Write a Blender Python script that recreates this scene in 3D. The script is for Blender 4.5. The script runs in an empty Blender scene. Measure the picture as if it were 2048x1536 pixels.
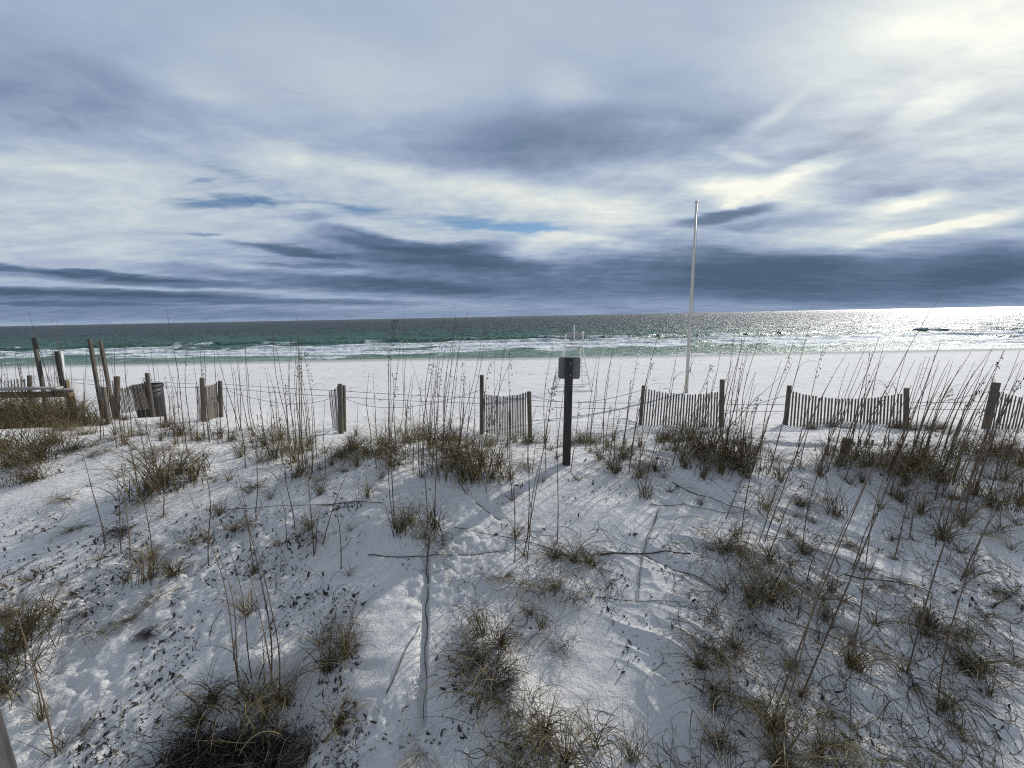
import bpy, math, random
import numpy as np
from mathutils import Vector, Matrix
random.seed(7); RNG = np.random.default_rng(7)
sc = bpy.context.scene
COL = sc.collection
PI = math.pi

# ------------------------------------------------------------------ camera
F, CX, CY = 770.0, 1024.0, 768.0
EYE = Vector((0, 0, 4.0)); PITCH = math.radians(10.0); ROLL = math.radians(1.12)
fwd = Vector((0, math.cos(PITCH), -math.sin(PITCH)))
r0 = Vector((1, 0, 0)); u0 = Vector((0, math.sin(PITCH), math.cos(PITCH)))
right = math.cos(ROLL) * r0 - math.sin(ROLL) * u0
up = math.cos(ROLL) * u0 + math.sin(ROLL) * r0
cam = bpy.data.cameras.new('camera'); co = bpy.data.objects.new('camera', cam); COL.objects.link(co)
co.matrix_world = Matrix(((right.x, up.x, -fwd.x, EYE.x), (right.y, up.y, -fwd.y, EYE.y), (right.z, up.z, -fwd.z, EYE.z), (0, 0, 0, 1)))
cam.sensor_width = 36; cam.lens = 36 * F / 2048; cam.clip_start = 0.05; cam.clip_end = 40000
sc.camera = co
def pdir(px, py): return fwd + right * ((px - CX) / F) + up * ((CY - py) / F)
def atY(px, py, Y):
    d = pdir(px, py); return EYE + d * (Y / d.y)
def azel(px, py):
    d = pdir(px, py).normalized(); return math.degrees(math.atan2(d.x, d.y)), math.degrees(math.asin(d.z))

SUN_AZ, SUN_EL = math.radians(49), math.radians(27)
SUN = Vector((math.sin(SUN_AZ) * math.cos(SUN_EL), math.cos(SUN_AZ) * math.cos(SUN_EL), math.sin(SUN_EL)))

# ------------------------------------------------------------------ noise and terrain
PERM = RNG.permutation(4096).astype(np.int64); VAL = RNG.random(4096)
def vnoise(x, y, seed=0):
    x = np.asarray(x, float); y = np.asarray(y, float)
    xi = np.floor(x).astype(np.int64); yi = np.floor(y).astype(np.int64)
    fx = x - xi; fy = y - yi
    fx = fx * fx * fx * (fx * (fx * 6 - 15) + 10); fy = fy * fy * fy * (fy * (fy * 6 - 15) + 10)
    def h(a, b): return VAL[(PERM[(a + seed * 131) & 4095] + b * 57 + seed * 17) & 4095 if False else PERM[(PERM[(a + seed * 131) & 4095] + b) & 4095]]
    v00 = h(xi, yi); v10 = h(xi + 1, yi); v01 = h(xi, yi + 1); v11 = h(xi + 1, yi + 1)
    return (v00 * (1 - fx) + v10 * fx) * (1 - fy) + (v01 * (1 - fx) + v11 * fx) * fy
def fbm(x, y, o=4, seed=0, g=0.5):
    s = 0; a = 1; t = 0
    for i in range(o):
        s = s + a * vnoise(x * 2**i + 13.7 * i, y * 2**i - 7.3 * i, seed + i); t += a; a *= g
    return s / t - 0.5
def sstep(a, b, x):
    t = np.clip((x - a) / (b - a), 0, 1); return t * t * (3 - 2 * t)

_py = [-60, -5, 0, 1.2, 2, 3, 4, 4.9, 5.5, 6.2, 7.4, 8.5, 10, 12, 15, 25, 37, 45, 60, 200, 13000]
_ph = [2.4, 2.7, 2.98, 2.95, 2.80, 2.50, 2.19, 1.95, 1.98, 2.12, 2.33, 2.5, 2.78, 2.95, 3.07, 3.45, 4.0, 4.35, 5.0, 12, 16]
_gy = np.concatenate([np.linspace(-60, 60, 6001)]); _gh = np.interp(_gy, _py, _ph)
_k = np.exp(-np.linspace(-2, 2, 51)**2); _k /= _k.sum()
_gh2 = np.convolve(np.pad(_gh, 25, mode='edge'), _k, mode='valid')
SMOOTH = []      # x, y, r: patches of smooth drifted sand
MOUNDS = []      # x, y, r, h
TRENCH = []      # x0,y0,x1,y1,width,depth
def base_h(x, y):
    sh = 1.3 * sstep(2.5, 9, -x) - 0.25 * sstep(4, 10, x)
    ye = y - sh * sstep(3.5, 6, y)
    h = np.where(ye < 55, np.interp(ye, _gy, _gh2), np.interp(ye, _py, _ph))
    return 4.0 - h
def height(x, y, detail=True):
    x = np.asarray(x, float); y = np.asarray(y, float)
    z = base_h(x, y)
    dn = 1 - sstep(8.0, 12.5, y + 0.12 * x)          # dune area
    z = z - 0.30 * sstep(-.2, -2.6, x) * sstep(4.6, 1.8, y)
    z = z + dn * (0.24 * fbm(x / 1.7 + 3.1, y / 1.5, 2, 5) + 0.035 * fbm(x / 0.55, y / 0.5, 2, 9))
    z = z + (1 - dn) * (0.07 * fbm(x / 4, y / 2.5, 3, 21) + 0.02 * fbm(x / 0.9, y / 0.6, 3, 27)) * (1 - sstep(30, 37, y))
    for (mx, my, r, h) in MOUNDS:
        q = ((x - mx)**2 + (y - my)**2) / (r * r)
        z = z + np.where(q < 9, h * np.exp(-q), 0)
    if detail:
        sm = 1.0
        for (mx, my, r) in SMOOTH: sm = sm * (1 - .9 * np.exp(-(((x - mx)**2 + (y - my)**2) / (r * r))**2))
        # wind ridges trailing away from the grass on the right
        wx = x + 0.35 * fbm(x / 0.7, y / 0.7, 2, 31); wy = y + 0.35 * fbm(x / 0.8, y / 0.8, 2, 33)
        u = (0.85 * wx - 0.52 * wy); v = (0.52 * wx + 0.85 * wy)
        rn = 1 - np.abs(2 * vnoise(u / 0.85, v / 0.24, 41) - 1); rn2 = 1 - np.abs(2 * vnoise(u / 0.4 + 5, v / 0.12, 43) - 1)
        mr = sstep(0.3, 1.6, x) * dn * (0.4 + 0.6 * sstep(-.15, .15, fbm(x / 1.1, y / 1.1, 2, 45)))
        z = z + mr * (0.055 * rn**4 + 0.022 * rn2**4)
        # crusty broken sand on the left and in patches
        mc = sstep(-0.12, 0.12, fbm(x / 1.0 + 9, y / 0.9, 2, 51) + 0.26 * sstep(0.2, -1.0, x) * sstep(5.2, 3.5, y) - 0.09) * dn
        cr = fbm(x / 0.16, y / 0.13, 3, 55, 0.6); cr2 = fbm(x / 0.07, y / 0.06, 2, 57)
        z = z + mc * (0.036 * cr + 0.055 * cr2) * sm * (.35 + .65 * sstep(.1, -.9, x))
        z = z + dn * ((0.006 + 0.016 * sm * sstep(-.12, .18, fbm(x / .8, y / .8, 2, 67))) * fbm(x / 0.13, y / 0.10, 3, 61, .6) + 0.020 * (vnoise(x / .22 + y / .5, y / .07, 63) - .5) * sstep(-.1, .15, fbm(x / .9, y / .9, 2, 65)))
        for (x0, y0, x1, y1, w, dp) in TRENCH:
            dx, dy = x1 - x0, y1 - y0; L = math.hypot(dx, dy); dx /= L; dy /= L
            t = (x - x0) * dx + (y - y0) * dy; s = (x - x0) * dy - (y - y0) * dx
            m = sstep(-0.05, 0.05, t) * sstep(-0.05, 0.05, L - t)
            m = m * np.where(s > 0, np.exp(-(s / w)**2), np.exp(-(s / (w * .12))**2))
            z = z - dp * m
    return z
def ground(px, py, detail=True):
    d = pdir(px, py); n = 500
    t = np.geomspace(0.8, 60, n)
    X = d.x * t; Y = d.y * t; Z = EYE.z + d.z * t
    g = height(X, Y, detail); below = np.nonzero(Z < g)[0]
    i = below[0] if len(below) else n - 1
    if i > 0:
        a = Z[i-1] - g[i-1]; b = Z[i] - g[i]; k = a / (a - b) if a != b else 0
        tt = t[i-1] + (t[i] - t[i-1]) * k
    else: tt = t[0]
    x, y = d.x * tt, d.y * tt
    return Vector((x, y, float(height(x, y, detail))))
def gz(x, y): return float(height(x, y))

# ------------------------------------------------------------------ materials
def new_mat(name):
    m = bpy.data.materials.new(name); m.use_nodes = True
    nt = m.node_tree; b = nt.nodes['Principled BSDF']; return m, nt, b
def N(nt, typ, **kw):
    n = nt.nodes.new(typ)
    for k, v in kw.items():
        if k in n.inputs: n.inputs[k].default_value = v
        else: setattr(n, k, v)
    return n
def ramp(nt, fac, stops, interp='LINEAR'):
    r = nt.nodes.new('ShaderNodeValToRGB'); r.color_ramp.interpolation = interp
    el = r.color_ramp.elements
    while len(el) < len(stops): el.new(0.5)
    for e, (p, c) in zip(el, stops):
        e.position = p; e.color = (c[0], c[1], c[2], 1) if not isinstance(c, (int, float)) else (c, c, c, 1)
    nt.links.new(fac, r.inputs[0]); return r.outputs[0]
class V:
    nt = None
    def __init__(s, sock): s.s = sock
    @staticmethod
    def op(o, *a):
        n = V.nt.nodes.new('ShaderNodeMath'); n.operation = o
        for i, x in enumerate(a):
            if isinstance(x, V): V.nt.links.new(x.s, n.inputs[i])
            else: n.inputs[i].default_value = float(x)
        return V(n.outputs[0])
    def __add__(s, o): return V.op('ADD', s, o)
    __radd__ = __add__
    def __mul__(s, o): return V.op('MULTIPLY', s, o)
    __rmul__ = __mul__
    def __sub__(s, o): return V.op('SUBTRACT', s, o)
    def __rsub__(s, o): return V.op('SUBTRACT', o, s)
    def __truediv__(s, o): return V.op('DIVIDE', s, o)
    def smooth(s, a, b):
        n = V.nt.nodes.new('ShaderNodeMapRange'); n.interpolation_type = 'SMOOTHSTEP'
        V.nt.links.new(s.s, n.inputs[0]); n.inputs[1].default_value = a; n.inputs[2].default_value = b
        return V(n.outputs[0])
def noise(nt, vec, scale, detail=4, rough=0.5, dist=0.0):
    n = N(nt, 'ShaderNodeTexNoise'); n.inputs['Scale'].default_value = scale; n.inputs['Detail'].default_value = detail
    n.inputs['Roughness'].default_value = rough; n.inputs['Distortion'].default_value = dist
    nt.links.new(vec, n.inputs['Vector']); return n.outputs['Fac']
def mapping(nt, vec, scale=(1,1,1), rot=(0,0,0), loc=(0,0,0)):
    m = N(nt, 'ShaderNodeMapping'); m.inputs['Scale'].default_value = scale; m.inputs['Rotation'].default_value = rot; m.inputs['Location'].default_value = loc
    nt.links.new(vec, m.inputs['Vector']); return m.outputs[0]
def bump(nt, h, strength, dist, prev=None):
    b = N(nt, 'ShaderNodeBump'); b.inputs['Strength'].default_value = strength; b.inputs['Distance'].default_value = dist
    nt.links.new(h, b.inputs['Height'])
    if prev is not None: nt.links.new(prev, b.inputs['Normal'])
    return b.outputs[0]

def sand_mat():
    m, nt, b = new_mat('white_sand'); tc = N(nt, 'ShaderNodeTexCoord').outputs['Object']
    n1 = noise(nt, tc, 1.3, 5, 0.6); n2 = noise(nt, tc, 55, 4, 0.7)
    c1 = ramp(nt, n1, [(0.3, (0.60, 0.585, 0.56)), (0.7, (0.71, 0.69, 0.655))])
    mix = N(nt, 'ShaderNodeMix', data_type='RGBA', blend_type='MULTIPLY'); mix.inputs[0].default_value = 1
    nt.links.new(c1, mix.inputs[6]); nt.links.new(ramp(nt, n2, [(0.25, (0.86, 0.86, 0.87)), (0.6, (1, 1, 1))]), mix.inputs[7])
    # wet at the waterline
    sep = N(nt, 'ShaderNodeSeparateXYZ'); nt.links.new(tc, sep.inputs[0])
    wet = N(nt, 'ShaderNodeMapRange', interpolation_type='SMOOTHSTEP'); nt.links.new(sep.outputs[2], wet.inputs[0])
    wet.inputs[1].default_value = 0.22; wet.inputs[2].default_value = 0.03
    mw = N(nt, 'ShaderNodeMix', data_type='RGBA'); nt.links.new(wet.outputs[0], mw.inputs[0])
    nt.links.new(mix.outputs[2], mw.inputs[6]); mw.inputs[7].default_value = (0.34, 0.345, 0.31, 1)
    nt.links.new(mw.outputs[2], b.inputs['Base Color'])
    b.inputs['Roughness'].default_value = 0.9; b.inputs['Specular IOR Level'].default_value = 0.25
    f1 = noise(nt, tc, 14, 5, 0.65); f2 = noise(nt, tc, 90, 4, 0.7); f3 = noise(nt, mapping(nt, tc, (1, 2.6, 1)), 3.5, 4, 0.6)
    n = bump(nt, f3, 0.4, 0.06); n = bump(nt, f1, 0.8, 0.035, n); n = bump(nt, f2, 0.9, 0.010, n)
    nt.links.new(n, b.inputs['Normal']); return m
def wood_mat(name, c0, c1, scale=(30, 30, 3)):
    m, nt, b = new_mat(name); tc = N(nt, 'ShaderNodeTexCoord').outputs['Object']
    v = mapping(nt, tc, scale); n1 = noise(nt, v, 2.0, 6, 0.65, 0.4); n2 = noise(nt, tc, 2.2, 3)
    mix = N(nt, 'ShaderNodeMix', data_type='RGBA', blend_type='MULTIPLY'); mix.inputs[0].default_value = 1
    nt.links.new(ramp(nt, n1, [(0.3, c0), (0.7, c1)]), mix.inputs[6]); nt.links.new(ramp(nt, n2, [(0.3, (0.65,)*3), (0.7, (1.1, 1.05, 1.0))]), mix.inputs[7])
    nt.links.new(mix.outputs[2], b.inputs['Base Color']); b.inputs['Roughness'].default_value = 0.85
    nt.links.new(bump(nt, n1, 0.6, 0.006), b.inputs['Normal']); return m
def plain_mat(name, c, rough=0.5, metal=0.0, var=0.15, scale=12, bstr=0.15):
    m, nt, b = new_mat(name); tc = N(nt, 'ShaderNodeTexCoord').outputs['Object']
    n1 = noise(nt, tc, scale, 5, 0.6)
    nt.links.new(ramp(nt, n1, [(0.3, tuple(x * (1 - var) for x in c)), (0.7, tuple(min(1, x * (1 + var)) for x in c))]), b.inputs['Base Color'])
    b.inputs['Roughness'].default_value = rough; b.inputs['Metallic'].default_value = metal
    nt.links.new(bump(nt, n1, bstr, 0.004), b.inputs['Normal']); return m
def grass_mat(name, stops, trans=0.3):
    m = bpy.data.materials.new(name); m.use_nodes = True; nt = m.node_tree; nt.nodes.clear()
    at = N(nt, 'ShaderNodeAttribute'); at.attribute_name = 'tint'
    oi = N(nt, 'ShaderNodeObjectInfo'); V.nt = nt
    fac = V(at.outputs['Fac']) * 0.75 + V(oi.outputs['Random']) * 0.25
    c = ramp(nt, fac.s, stops)
    d = N(nt, 'ShaderNodeBsdfPrincipled'); d.inputs['Roughness'].default_value = 0.55; d.inputs['Specular IOR Level'].default_value = 0.35
    t = N(nt, 'ShaderNodeBsdfTranslucent'); nt.links.new(c, d.inputs['Base Color']); nt.links.new(c, t.inputs['Color'])
    mx = N(nt, 'ShaderNodeMixShader'); mx.inputs[0].default_value = trans
    o = N(nt, 'ShaderNodeOutputMaterial'); nt.links.new(d.outputs[0], mx.inputs[1]); nt.links.new(t.outputs[0], mx.inputs[2]); nt.links.new(mx.outputs[0], o.inputs[0])
    return m
M = {}
M['sand'] = sand_mat()
M['corner_wood'] = wood_mat('corner_post_wood', (0.04, 0.038, 0.036), (0.10, 0.095, 0.09))
M['dark_wood'] = wood_mat('dark_weathered_wood', (0.02, 0.018, 0.016), (0.07, 0.064, 0.056))
M['post_wood'] = wood_mat('grey_post_wood', (0.05, 0.042, 0.033), (0.16, 0.14, 0.115))
M['brown_wood'] = wood_mat('brown_wood', (0.11, 0.075, 0.045), (0.26, 0.19, 0.12))
M['slat_wood'] = wood_mat('weathered_slat_wood', (0.06, 0.053, 0.046), (0.19, 0.175, 0.15))
M['rail_wood'] = wood_mat('pale_rail_wood', (0.26, 0.25, 0.24), (0.42, 0.41, 0.40), (3, 30, 30))
M['sign_back'] = plain_mat('dull_aluminium', (0.16, 0.165, 0.17), 0.5, 0.3, 0.12, 9)
M['white_metal'] = plain_mat('white_painted_steel', (0.78, 0.78, 0.76), 0.4, 0.0, 0.08, 20)
M['white_paint'] = plain_mat('white_sign_face', (0.5, 0.52, 0.52), 0.5)
M['pole'] = plain_mat('cream_pole_paint', (0.50, 0.48, 0.42), 0.45, 0.0, 0.1, 3)
M['bin'] = plain_mat('black_plastic', (0.007, 0.007, 0.009), 0.55, 0.0, 0.3, 8)
M['grey_metal'] = plain_mat('grey_slatted_metal', (0.3, 0.29, 0.28), 0.5, 0.1)
M['rope'] = plain_mat('grey_rope', (0.22, 0.21, 0.20), 0.9, 0, 0.3, 60)
M['black'] = plain_mat('black_paint', (0.015, 0.015, 0.016), 0.6)
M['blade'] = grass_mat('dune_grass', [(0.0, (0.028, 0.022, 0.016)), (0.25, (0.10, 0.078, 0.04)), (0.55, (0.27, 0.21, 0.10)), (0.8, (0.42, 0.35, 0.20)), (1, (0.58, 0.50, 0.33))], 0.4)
M['olive'] = grass_mat('olive_dune_grass', [(0.0, (0.06, 0.048, 0.018)), (0.5, (0.17, 0.132, 0.058)), (1, (0.34, 0.275, 0.15))], 0.4)
M['stalk'] = grass_mat('dry_stalk', [(0.0, (0.03, 0.02, 0.015)), (0.5, (0.085, 0.058, 0.04)), (1, (0.18, 0.13, 0.085))], 0.0)
M['seed'] = grass_mat('dark_seed_husk', [(0.0, (0.02, 0.016, 0.012)), (1, (0.07, 0.05, 0.035))], 0.0)
M['straw'] = grass_mat('pale_straw', [(0.0, (0.30, 0.26, 0.18)), (1, (0.5, 0.45, 0.33))], 0.2)
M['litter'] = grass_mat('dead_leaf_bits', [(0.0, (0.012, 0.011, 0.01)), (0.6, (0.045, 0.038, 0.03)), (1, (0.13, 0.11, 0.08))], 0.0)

# ------------------------------------------------------------------ mesh helpers
class MB:
    def __init__(s): s.v = []; s.f = []; s.t = []
    def add(s, verts, faces, tint=0.5):
        o = len(s.v); s.v.extend([tuple(p) for p in verts]); s.f.extend([tuple(i + o for i in f) for f in faces])
        s.t.extend([tint] * len(verts) if isinstance(tint, (int, float)) else tint)
    def beam(s, p0, p1, w, d, ref=None, w1=None, d1=None, bev=0.0):
        p0 = Vector(p0); p1 = Vector(p1); ax = (p1 - p0).normalized()
        ref = Vector(ref) if ref is not None else (Vector((0, 1, 0)) if abs(ax.z) > 0.7 else Vector((0, 0, 1)))
        a = ax.cross(ref).normalized(); b = a.cross(ax).normalized()
        w1 = w if w1 is None else w1; d1 = d if d1 is None else d1
        bev = bev or min(w, d) * 0.12
        rings = []
        L = (p1 - p0).length; bl = min(bev, L * .2)
        for (p, ww, dd) in ((p0, w - 2*bev, d - 2*bev), (p0 + ax * bl, w, d), (p1 - ax * bl, w1, d1), (p1, w1 - 2*bev, d1 - 2*bev)):
            hw, hd = ww / 2, dd / 2; bb = bev
            ring = []
            for (sx, sy, cx, cy) in ((1,1,0,1),(1,1,1,0),(1,-1,1,0),(1,-1,0,1),(-1,-1,0,1),(-1,-1,1,0),(-1,1,1,0),(-1,1,0,1)):
                ring.append(p + a * sx * (hw - (bb if cy else 0)) + b * sy * (hd - (bb if cx else 0)))
            rings.append(ring)
        vs = [q for r in rings for q in r]; fs = []
        for k in range(3):
            for i in range(8):
                j = (i + 1) % 8; fs.append((k*8+i, k*8+j, (k+1)*8+j, (k+1)*8+i))
        fs.append(tuple(range(7, -1, -1))); fs.append(tuple(range(24, 32)))
        s.add(vs, fs)
    def tube(s, pts, rad, n=6, tint=0.5, cap=True):
        pts = [Vector(p) for p in pts]; m = len(pts)
        if not isinstance(rad, (list, tuple)): rad = [rad] * m
        vs = []; fs = []; tn = []
        a = None
        for i, p in enumerate(pts):
            ax = (pts[min(i+1, m-1)] - pts[max(i-1, 0)]).normalized()
            if a is None:
                a = ax.orthogonal().normalized()
            else:
                a = (a - ax * a.dot(ax)); a = a.normalized() if a.length > 1e-6 else ax.orthogonal().normalized()
            b = ax.cross(a)
            for k in range(n):
                an = 2 * PI * k / n
                vs.append(p + (a * math.cos(an) + b * math.sin(an)) * rad[i]); tn.append(tint if isinstance(tint, (int, float)) else tint[i])
        for i in range(m - 1):
            for k in range(n):
                j = (k + 1) % n; fs.append((i*n+k, i*n+j, (i+1)*n+j, (i+1)*n+k))
        if cap: fs.append(tuple(range(n-1, -1, -1))); fs.append(tuple(range((m-1)*n, m*n)))
        s.add(vs, fs, tn)
    def lathe(s, prof, c=(0,0,0), n=20):
        c = Vector(c); vs = []; fs = []; m = len(prof)
        for (r, z) in prof:
            for k in range(n): vs.append(c + Vector((r*math.cos(2*PI*k/n), r*math.sin(2*PI*k/n), z)))
        for i in range(m-1):
            for k in range(n):
                j = (k+1) % n; fs.append((i*n+k, i*n+j, (i+1)*n+j, (i+1)*n+k))
        fs.append(tuple(range(n-1, -1, -1))); fs.append(tuple(range((m-1)*n, m*n)))
        s.add(vs, fs)
    def build(s, name, mat, parent=None, origin=None, smooth=False):
        me = bpy.data.meshes.new(name)
        o = Vector(origin) if origin is not None else Vector((0,0,0))
        me.from_pydata([(p[0]-o.x, p[1]-o.y, p[2]-o.z) for p in s.v], [], s.f)
        at = me.attributes.new('tint', 'FLOAT', 'POINT'); at.data.foreach_set('value', np.array(s.t, dtype=np.float32))
        me.materials.append(mat)
        if smooth: me.polygons.foreach_set('use_smooth', [True] * len(me.polygons))
        ob = bpy.data.objects.new(name, me); COL.objects.link(ob)
        if parent is not None:
            ob.parent = parent       # verts given in world space; parent is an unrotated empty
            ob.location = o - parent.location if origin is not None else -parent.location
        else: ob.location = o
        return ob
def tag(o, label=None, cat=None, group=None, kind=None):
    if label: o['label'] = label
    if cat: o['category'] = cat
    if group: o['group'] = group
    if kind: o['kind'] = kind
    return o
def empty(name, loc):
    o = bpy.data.objects.new(name, None); COL.objects.link(o); o.location = loc; o.empty_display_size = 0.1; return o

# ------------------------------------------------------------------ tuft plan (photo position of the root, kind, size)
TUFTS = [
 (500,1400,'dense',1.25),(430,1400,'arch',1.1),(570,1400,'arch',1.1),(530,1440,'dense',1.0),(400,1440,'arch',.9),(480,1470,'droop',1.1),
 (30,1300,'olive',1.1),(60,1250,'olive',.8),(10,1380,'olive',1.0),(300,1160,'upright',1.0),(250,1165,'sparse',.9),(350,1150,'arch',.7),
 (330,965,'dense',1.2),(300,985,'dense',1.0),(360,945,'dense',1.1),(280,1000,'droop',.9),(390,960,'upright',.9),
 (30,930,'olive',1.2),(80,915,'olive',1.0),(5,900,'olive',1.2),(60,960,'olive',.8),(20,850,'olive',1.2),(70,845,'olive',1.2),(120,840,'olive',1.0),
 (0,830,'olive',1.3),(45,825,'olive',1.3),(95,822,'olive',1.3),(140,825,'olive',1.0),(170,835,'olive',.7),(15,815,'olive',1.2),(75,812,'olive',1.2),(120,812,'olive',1.0),
 (660,1330,'arch',1.0),(690,1310,'upright',.9),(640,1290,'sparse',1.0),(680,1450,'arch',.9),(700,1150,'sparse',.6),
 (800,1065,'upright',.95),(820,1045,'dense',.7),(870,1055,'upright',1.1),(880,1085,'droop',.8),(850,1075,'dense',.55),(735,995,'upright',.8),(590,1080,'sparse',.9),(620,1060,'upright',.6),(560,1090,'sparse',.8),
 (1030,1075,'sparse',1.0),(1050,1110,'sparse',.8),(1110,1115,'arch',.75),(1150,1120,'arch',.95),(1180,1125,'arch',.7),
 (1010,1150,'droop',.9),(1060,1165,'droop',1.0),(1110,1175,'dense',.6),(1140,1190,'droop',.8),(1180,1190,'sparse',.8),
 (1060,1230,'upright',.5),(1085,1255,'upright',.6),(1120,1290,'droop',.7),(960,1270,'dense',.8),(1000,1290,'arch',.8),(940,1300,'droop',1.0),(985,1330,'droop',1.1),(960,1380,'droop',1.1),
 (1010,1400,'droop',1.0),(1050,1430,'droop',1.0),(1090,1460,'arch',.9),(1130,1520,'arch',1.0),(1190,1500,'sparse',.9),(1260,1520,'upright',.8),(930,1340,'droop',.9),(1080,1500,'droop',.9),(1040,1480,'droop',.8),
 (845,1500,'straw',1.0),(1020,1530,'droop',.9),
 (1450,1100,'arch',.95),(1480,1110,'dense',.6),(1540,1125,'upright',.8),(1610,1105,'arch',.8),(1600,1010,'arch',.7),(1530,1020,'upright',.9),(1670,1030,'upright',1.0),(1840,1028,'upright',.9),(1760,1015,'sparse',.9),(1885,1080,'upright',.95),
 (1500,1185,'dense',.75),(1540,1200,'dense',.8),(1450,1185,'sparse',1.0),(1500,1215,'upright',.8),(1560,1165,'droop',.9),(1610,1170,'droop',.8),(1640,1200,'sparse',.8),(1430,1230,'sparse',.9),
 (1420,1290,'droop',1.0),(1450,1310,'droop',1.1),(1400,1330,'arch',.9),(1470,1295,'arch',.8),(1430,1370,'droop',1.1),(1440,1500,'upright',.8),(1540,1460,'upright',1.0),(1500,1400,'droop',.9),
 (1700,1335,'upright',.8),(1640,1290,'sparse',.8),(1750,1250,'sparse',.9),(1850,1265,'dense',.7),(1810,1345,'sparse',.7),(1935,1340,'arch',.95),(1905,1260,'droop',.8),(1670,1480,'straw',.9),(1640,1510,'dense',.7),(1720,1140,'sparse',.8),
 (1800,1170,'droop',.7),(1940,1150,'sparse',.9),(1990,1180,'droop',.7),(2020,1100,'sparse',.8),(2030,1330,'sparse',.9),(1880,1420,'sparse',.6),(1580,1330,'sparse',.7),(1560,1520,'arch',1.0),
 (120,1500,'sparse',1.1),(160,1470,'sparse',.9),(60,1160,'sparse',.7),(200,1260,'droop',.8),(150,1230,'droop',.7),(250,1240,'droop',.7),(420,1080,'sparse',.8),(470,1060,'arch',.6),(440,1030,'upright',.6),
]
# band of tufts along the crest
BAND = [(250,890,'upright',.8),(285,870,'dense',.6),(225,880,'droop',.8),(330,855,'olive',.7),(360,870,'olive',.8),(400,880,'dense',.8),(440,878,'upright',.9),(465,880,'dense',.6),(500,885,'sparse',.9),
 (480,915,'upright',.7),(530,890,'dense',.9),(545,915,'dense',.9),(560,880,'upright',1.0),(590,925,'upright',1.1),(600,950,'dense',.9),(620,900,'upright',.8),(575,900,'dense',.8),(650,905,'sparse',.9),(685,915,'olive',.7),(710,900,'olive',.7),(735,910,'olive',.6),
 (760,905,'upright',.9),(780,930,'dense',1.0),(790,900,'dense',.9),(815,885,'dense',1.0),(840,880,'dense',1.0),(860,895,'upright',.9),(885,900,'dense',1.0),(905,935,'dense',1.1),(930,920,'dense',1.0),(950,955,'dense',1.1),(985,955,'dense',.9),(925,960,'upright',.9),(965,930,'upright',1.0),(900,880,'olive',.8),(1000,930,'upright',.9),(1020,960,'upright',.8),(980,890,'dense',.7),(1030,885,'upright',.8),(1060,885,'olive',.6),(1010,895,'sparse',.9),
 (1100,900,'sparse',.9),(1090,885,'upright',.6),(1160,885,'olive',.75),(1185,885,'olive',.6),(1140,890,'dense',.5),(1200,920,'upright',.8),(1230,945,'upright',.9),(1245,915,'dense',.7),(1275,955,'sparse',1.0),(1290,995,'upright',.9),(1310,940,'dense',.7),(1215,895,'upright',.7),(1280,895,'upright',.8),
 (1350,900,'dense',.9),(1380,880,'dense',1.1),(1400,910,'dense',1.1),(1370,935,'upright',.9),(1425,895,'dense',1.1),(1450,915,'dense',1.1),(1475,935,'dense',1.0),(1490,950,'upright',1.0),(1440,945,'upright',1.0),(1405,955,'upright',.8),(1500,915,'upright',.9),(1330,880,'olive',.7),
 (1550,920,'sparse',1.0),(1560,960,'upright',.8),(1600,935,'sparse',.8),(1655,910,'upright',1.0),(1680,930,'dense',.9),(1715,915,'dense',.8),(1745,930,'dense',.9),(1640,950,'upright',.8),(1700,970,'sparse',1.0),
 (1790,945,'dense',1.1),(1820,930,'dense',1.2),(1845,945,'dense',1.2),(1860,925,'dense',1.0),(1880,960,'dense',.9),(1810,970,'upright',1.0),(1900,915,'upright',1.0),(1930,900,'upright',.9),(1960,920,'dense',.8),(1990,910,'dense',1.0),(2020,905,'dense',1.0),(2040,930,'dense',.9),(2010,960,'dense',.9),(1950,990,'upright',1.0),(1980,1010,'dense',.8),(1925,1050,'upright',1.0),(2040,1010,'upright',1.0),(2000,1060,'sparse',1.0),
 (1625,858,'olive',.5),(1665,852,'olive',.55),(1690,858,'olive',.4),(1790,856,'olive',.6),(1812,858,'olive',.8),(1830,860,'dense',.6),(1855,858,'olive',.5),(1870,862,'dense',.5),(1900,868,'dense',.5),(1885,856,'olive',.6),(1985,872,'olive',.4),
 (150,900,'olive',.6),(110,885,'olive',.8),(170,870,'olive',.6),(195,890,'sparse',.8),(180,915,'sparse',.6),(205,850,'olive',.5),(250,840,'olive',.5),(275,850,'sparse',.8),(310,905,'droop',.8),(130,860,'olive',.9),
 (1085,965,'sparse',.6),(1155,960,'sparse',.7),(690,945,'sparse',.8),(640,960,'sparse',.8),(700,1060,'sparse',.5),(760,960,'sparse',.7),(1340,985,'sparse',.7),(1400,1010,'sparse',.6),(500,985,'sparse',.8),(460,960,'sparse',.8),(540,1000,'sparse',.7),(200,1120,'sparse',.6),(1580,1070,'sparse',.7),(1780,1080,'sparse',.8),(1700,1090,'droop',.7),
]
ALL = TUFTS + BAND
rr = random.Random(3)
ALL += [(400,1475,'shade_thatch',.9),(450,1500,'shade_thatch',1.1),(510,1495,'shade_thatch',1.1),(560,1480,'shade_thatch',1.0),(430,1530,'shade_thatch',1.0),(500,1530,'shade_thatch',1.1),(570,1525,'shade_thatch',1.0),(365,1520,'shade_thatch',.8),(620,1500,'shade_thatch',.7),(20,1225,'shade_thatch',.5),(250,1060,'shade_thatch',.5),(300,1265,'shade_thatch',.4),(1000,1360,'shade_thatch',.45),(960,1320,'shade_thatch',.45)]  # near-black thatch: shade under the overhanging clump put into the blade colour
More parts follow.
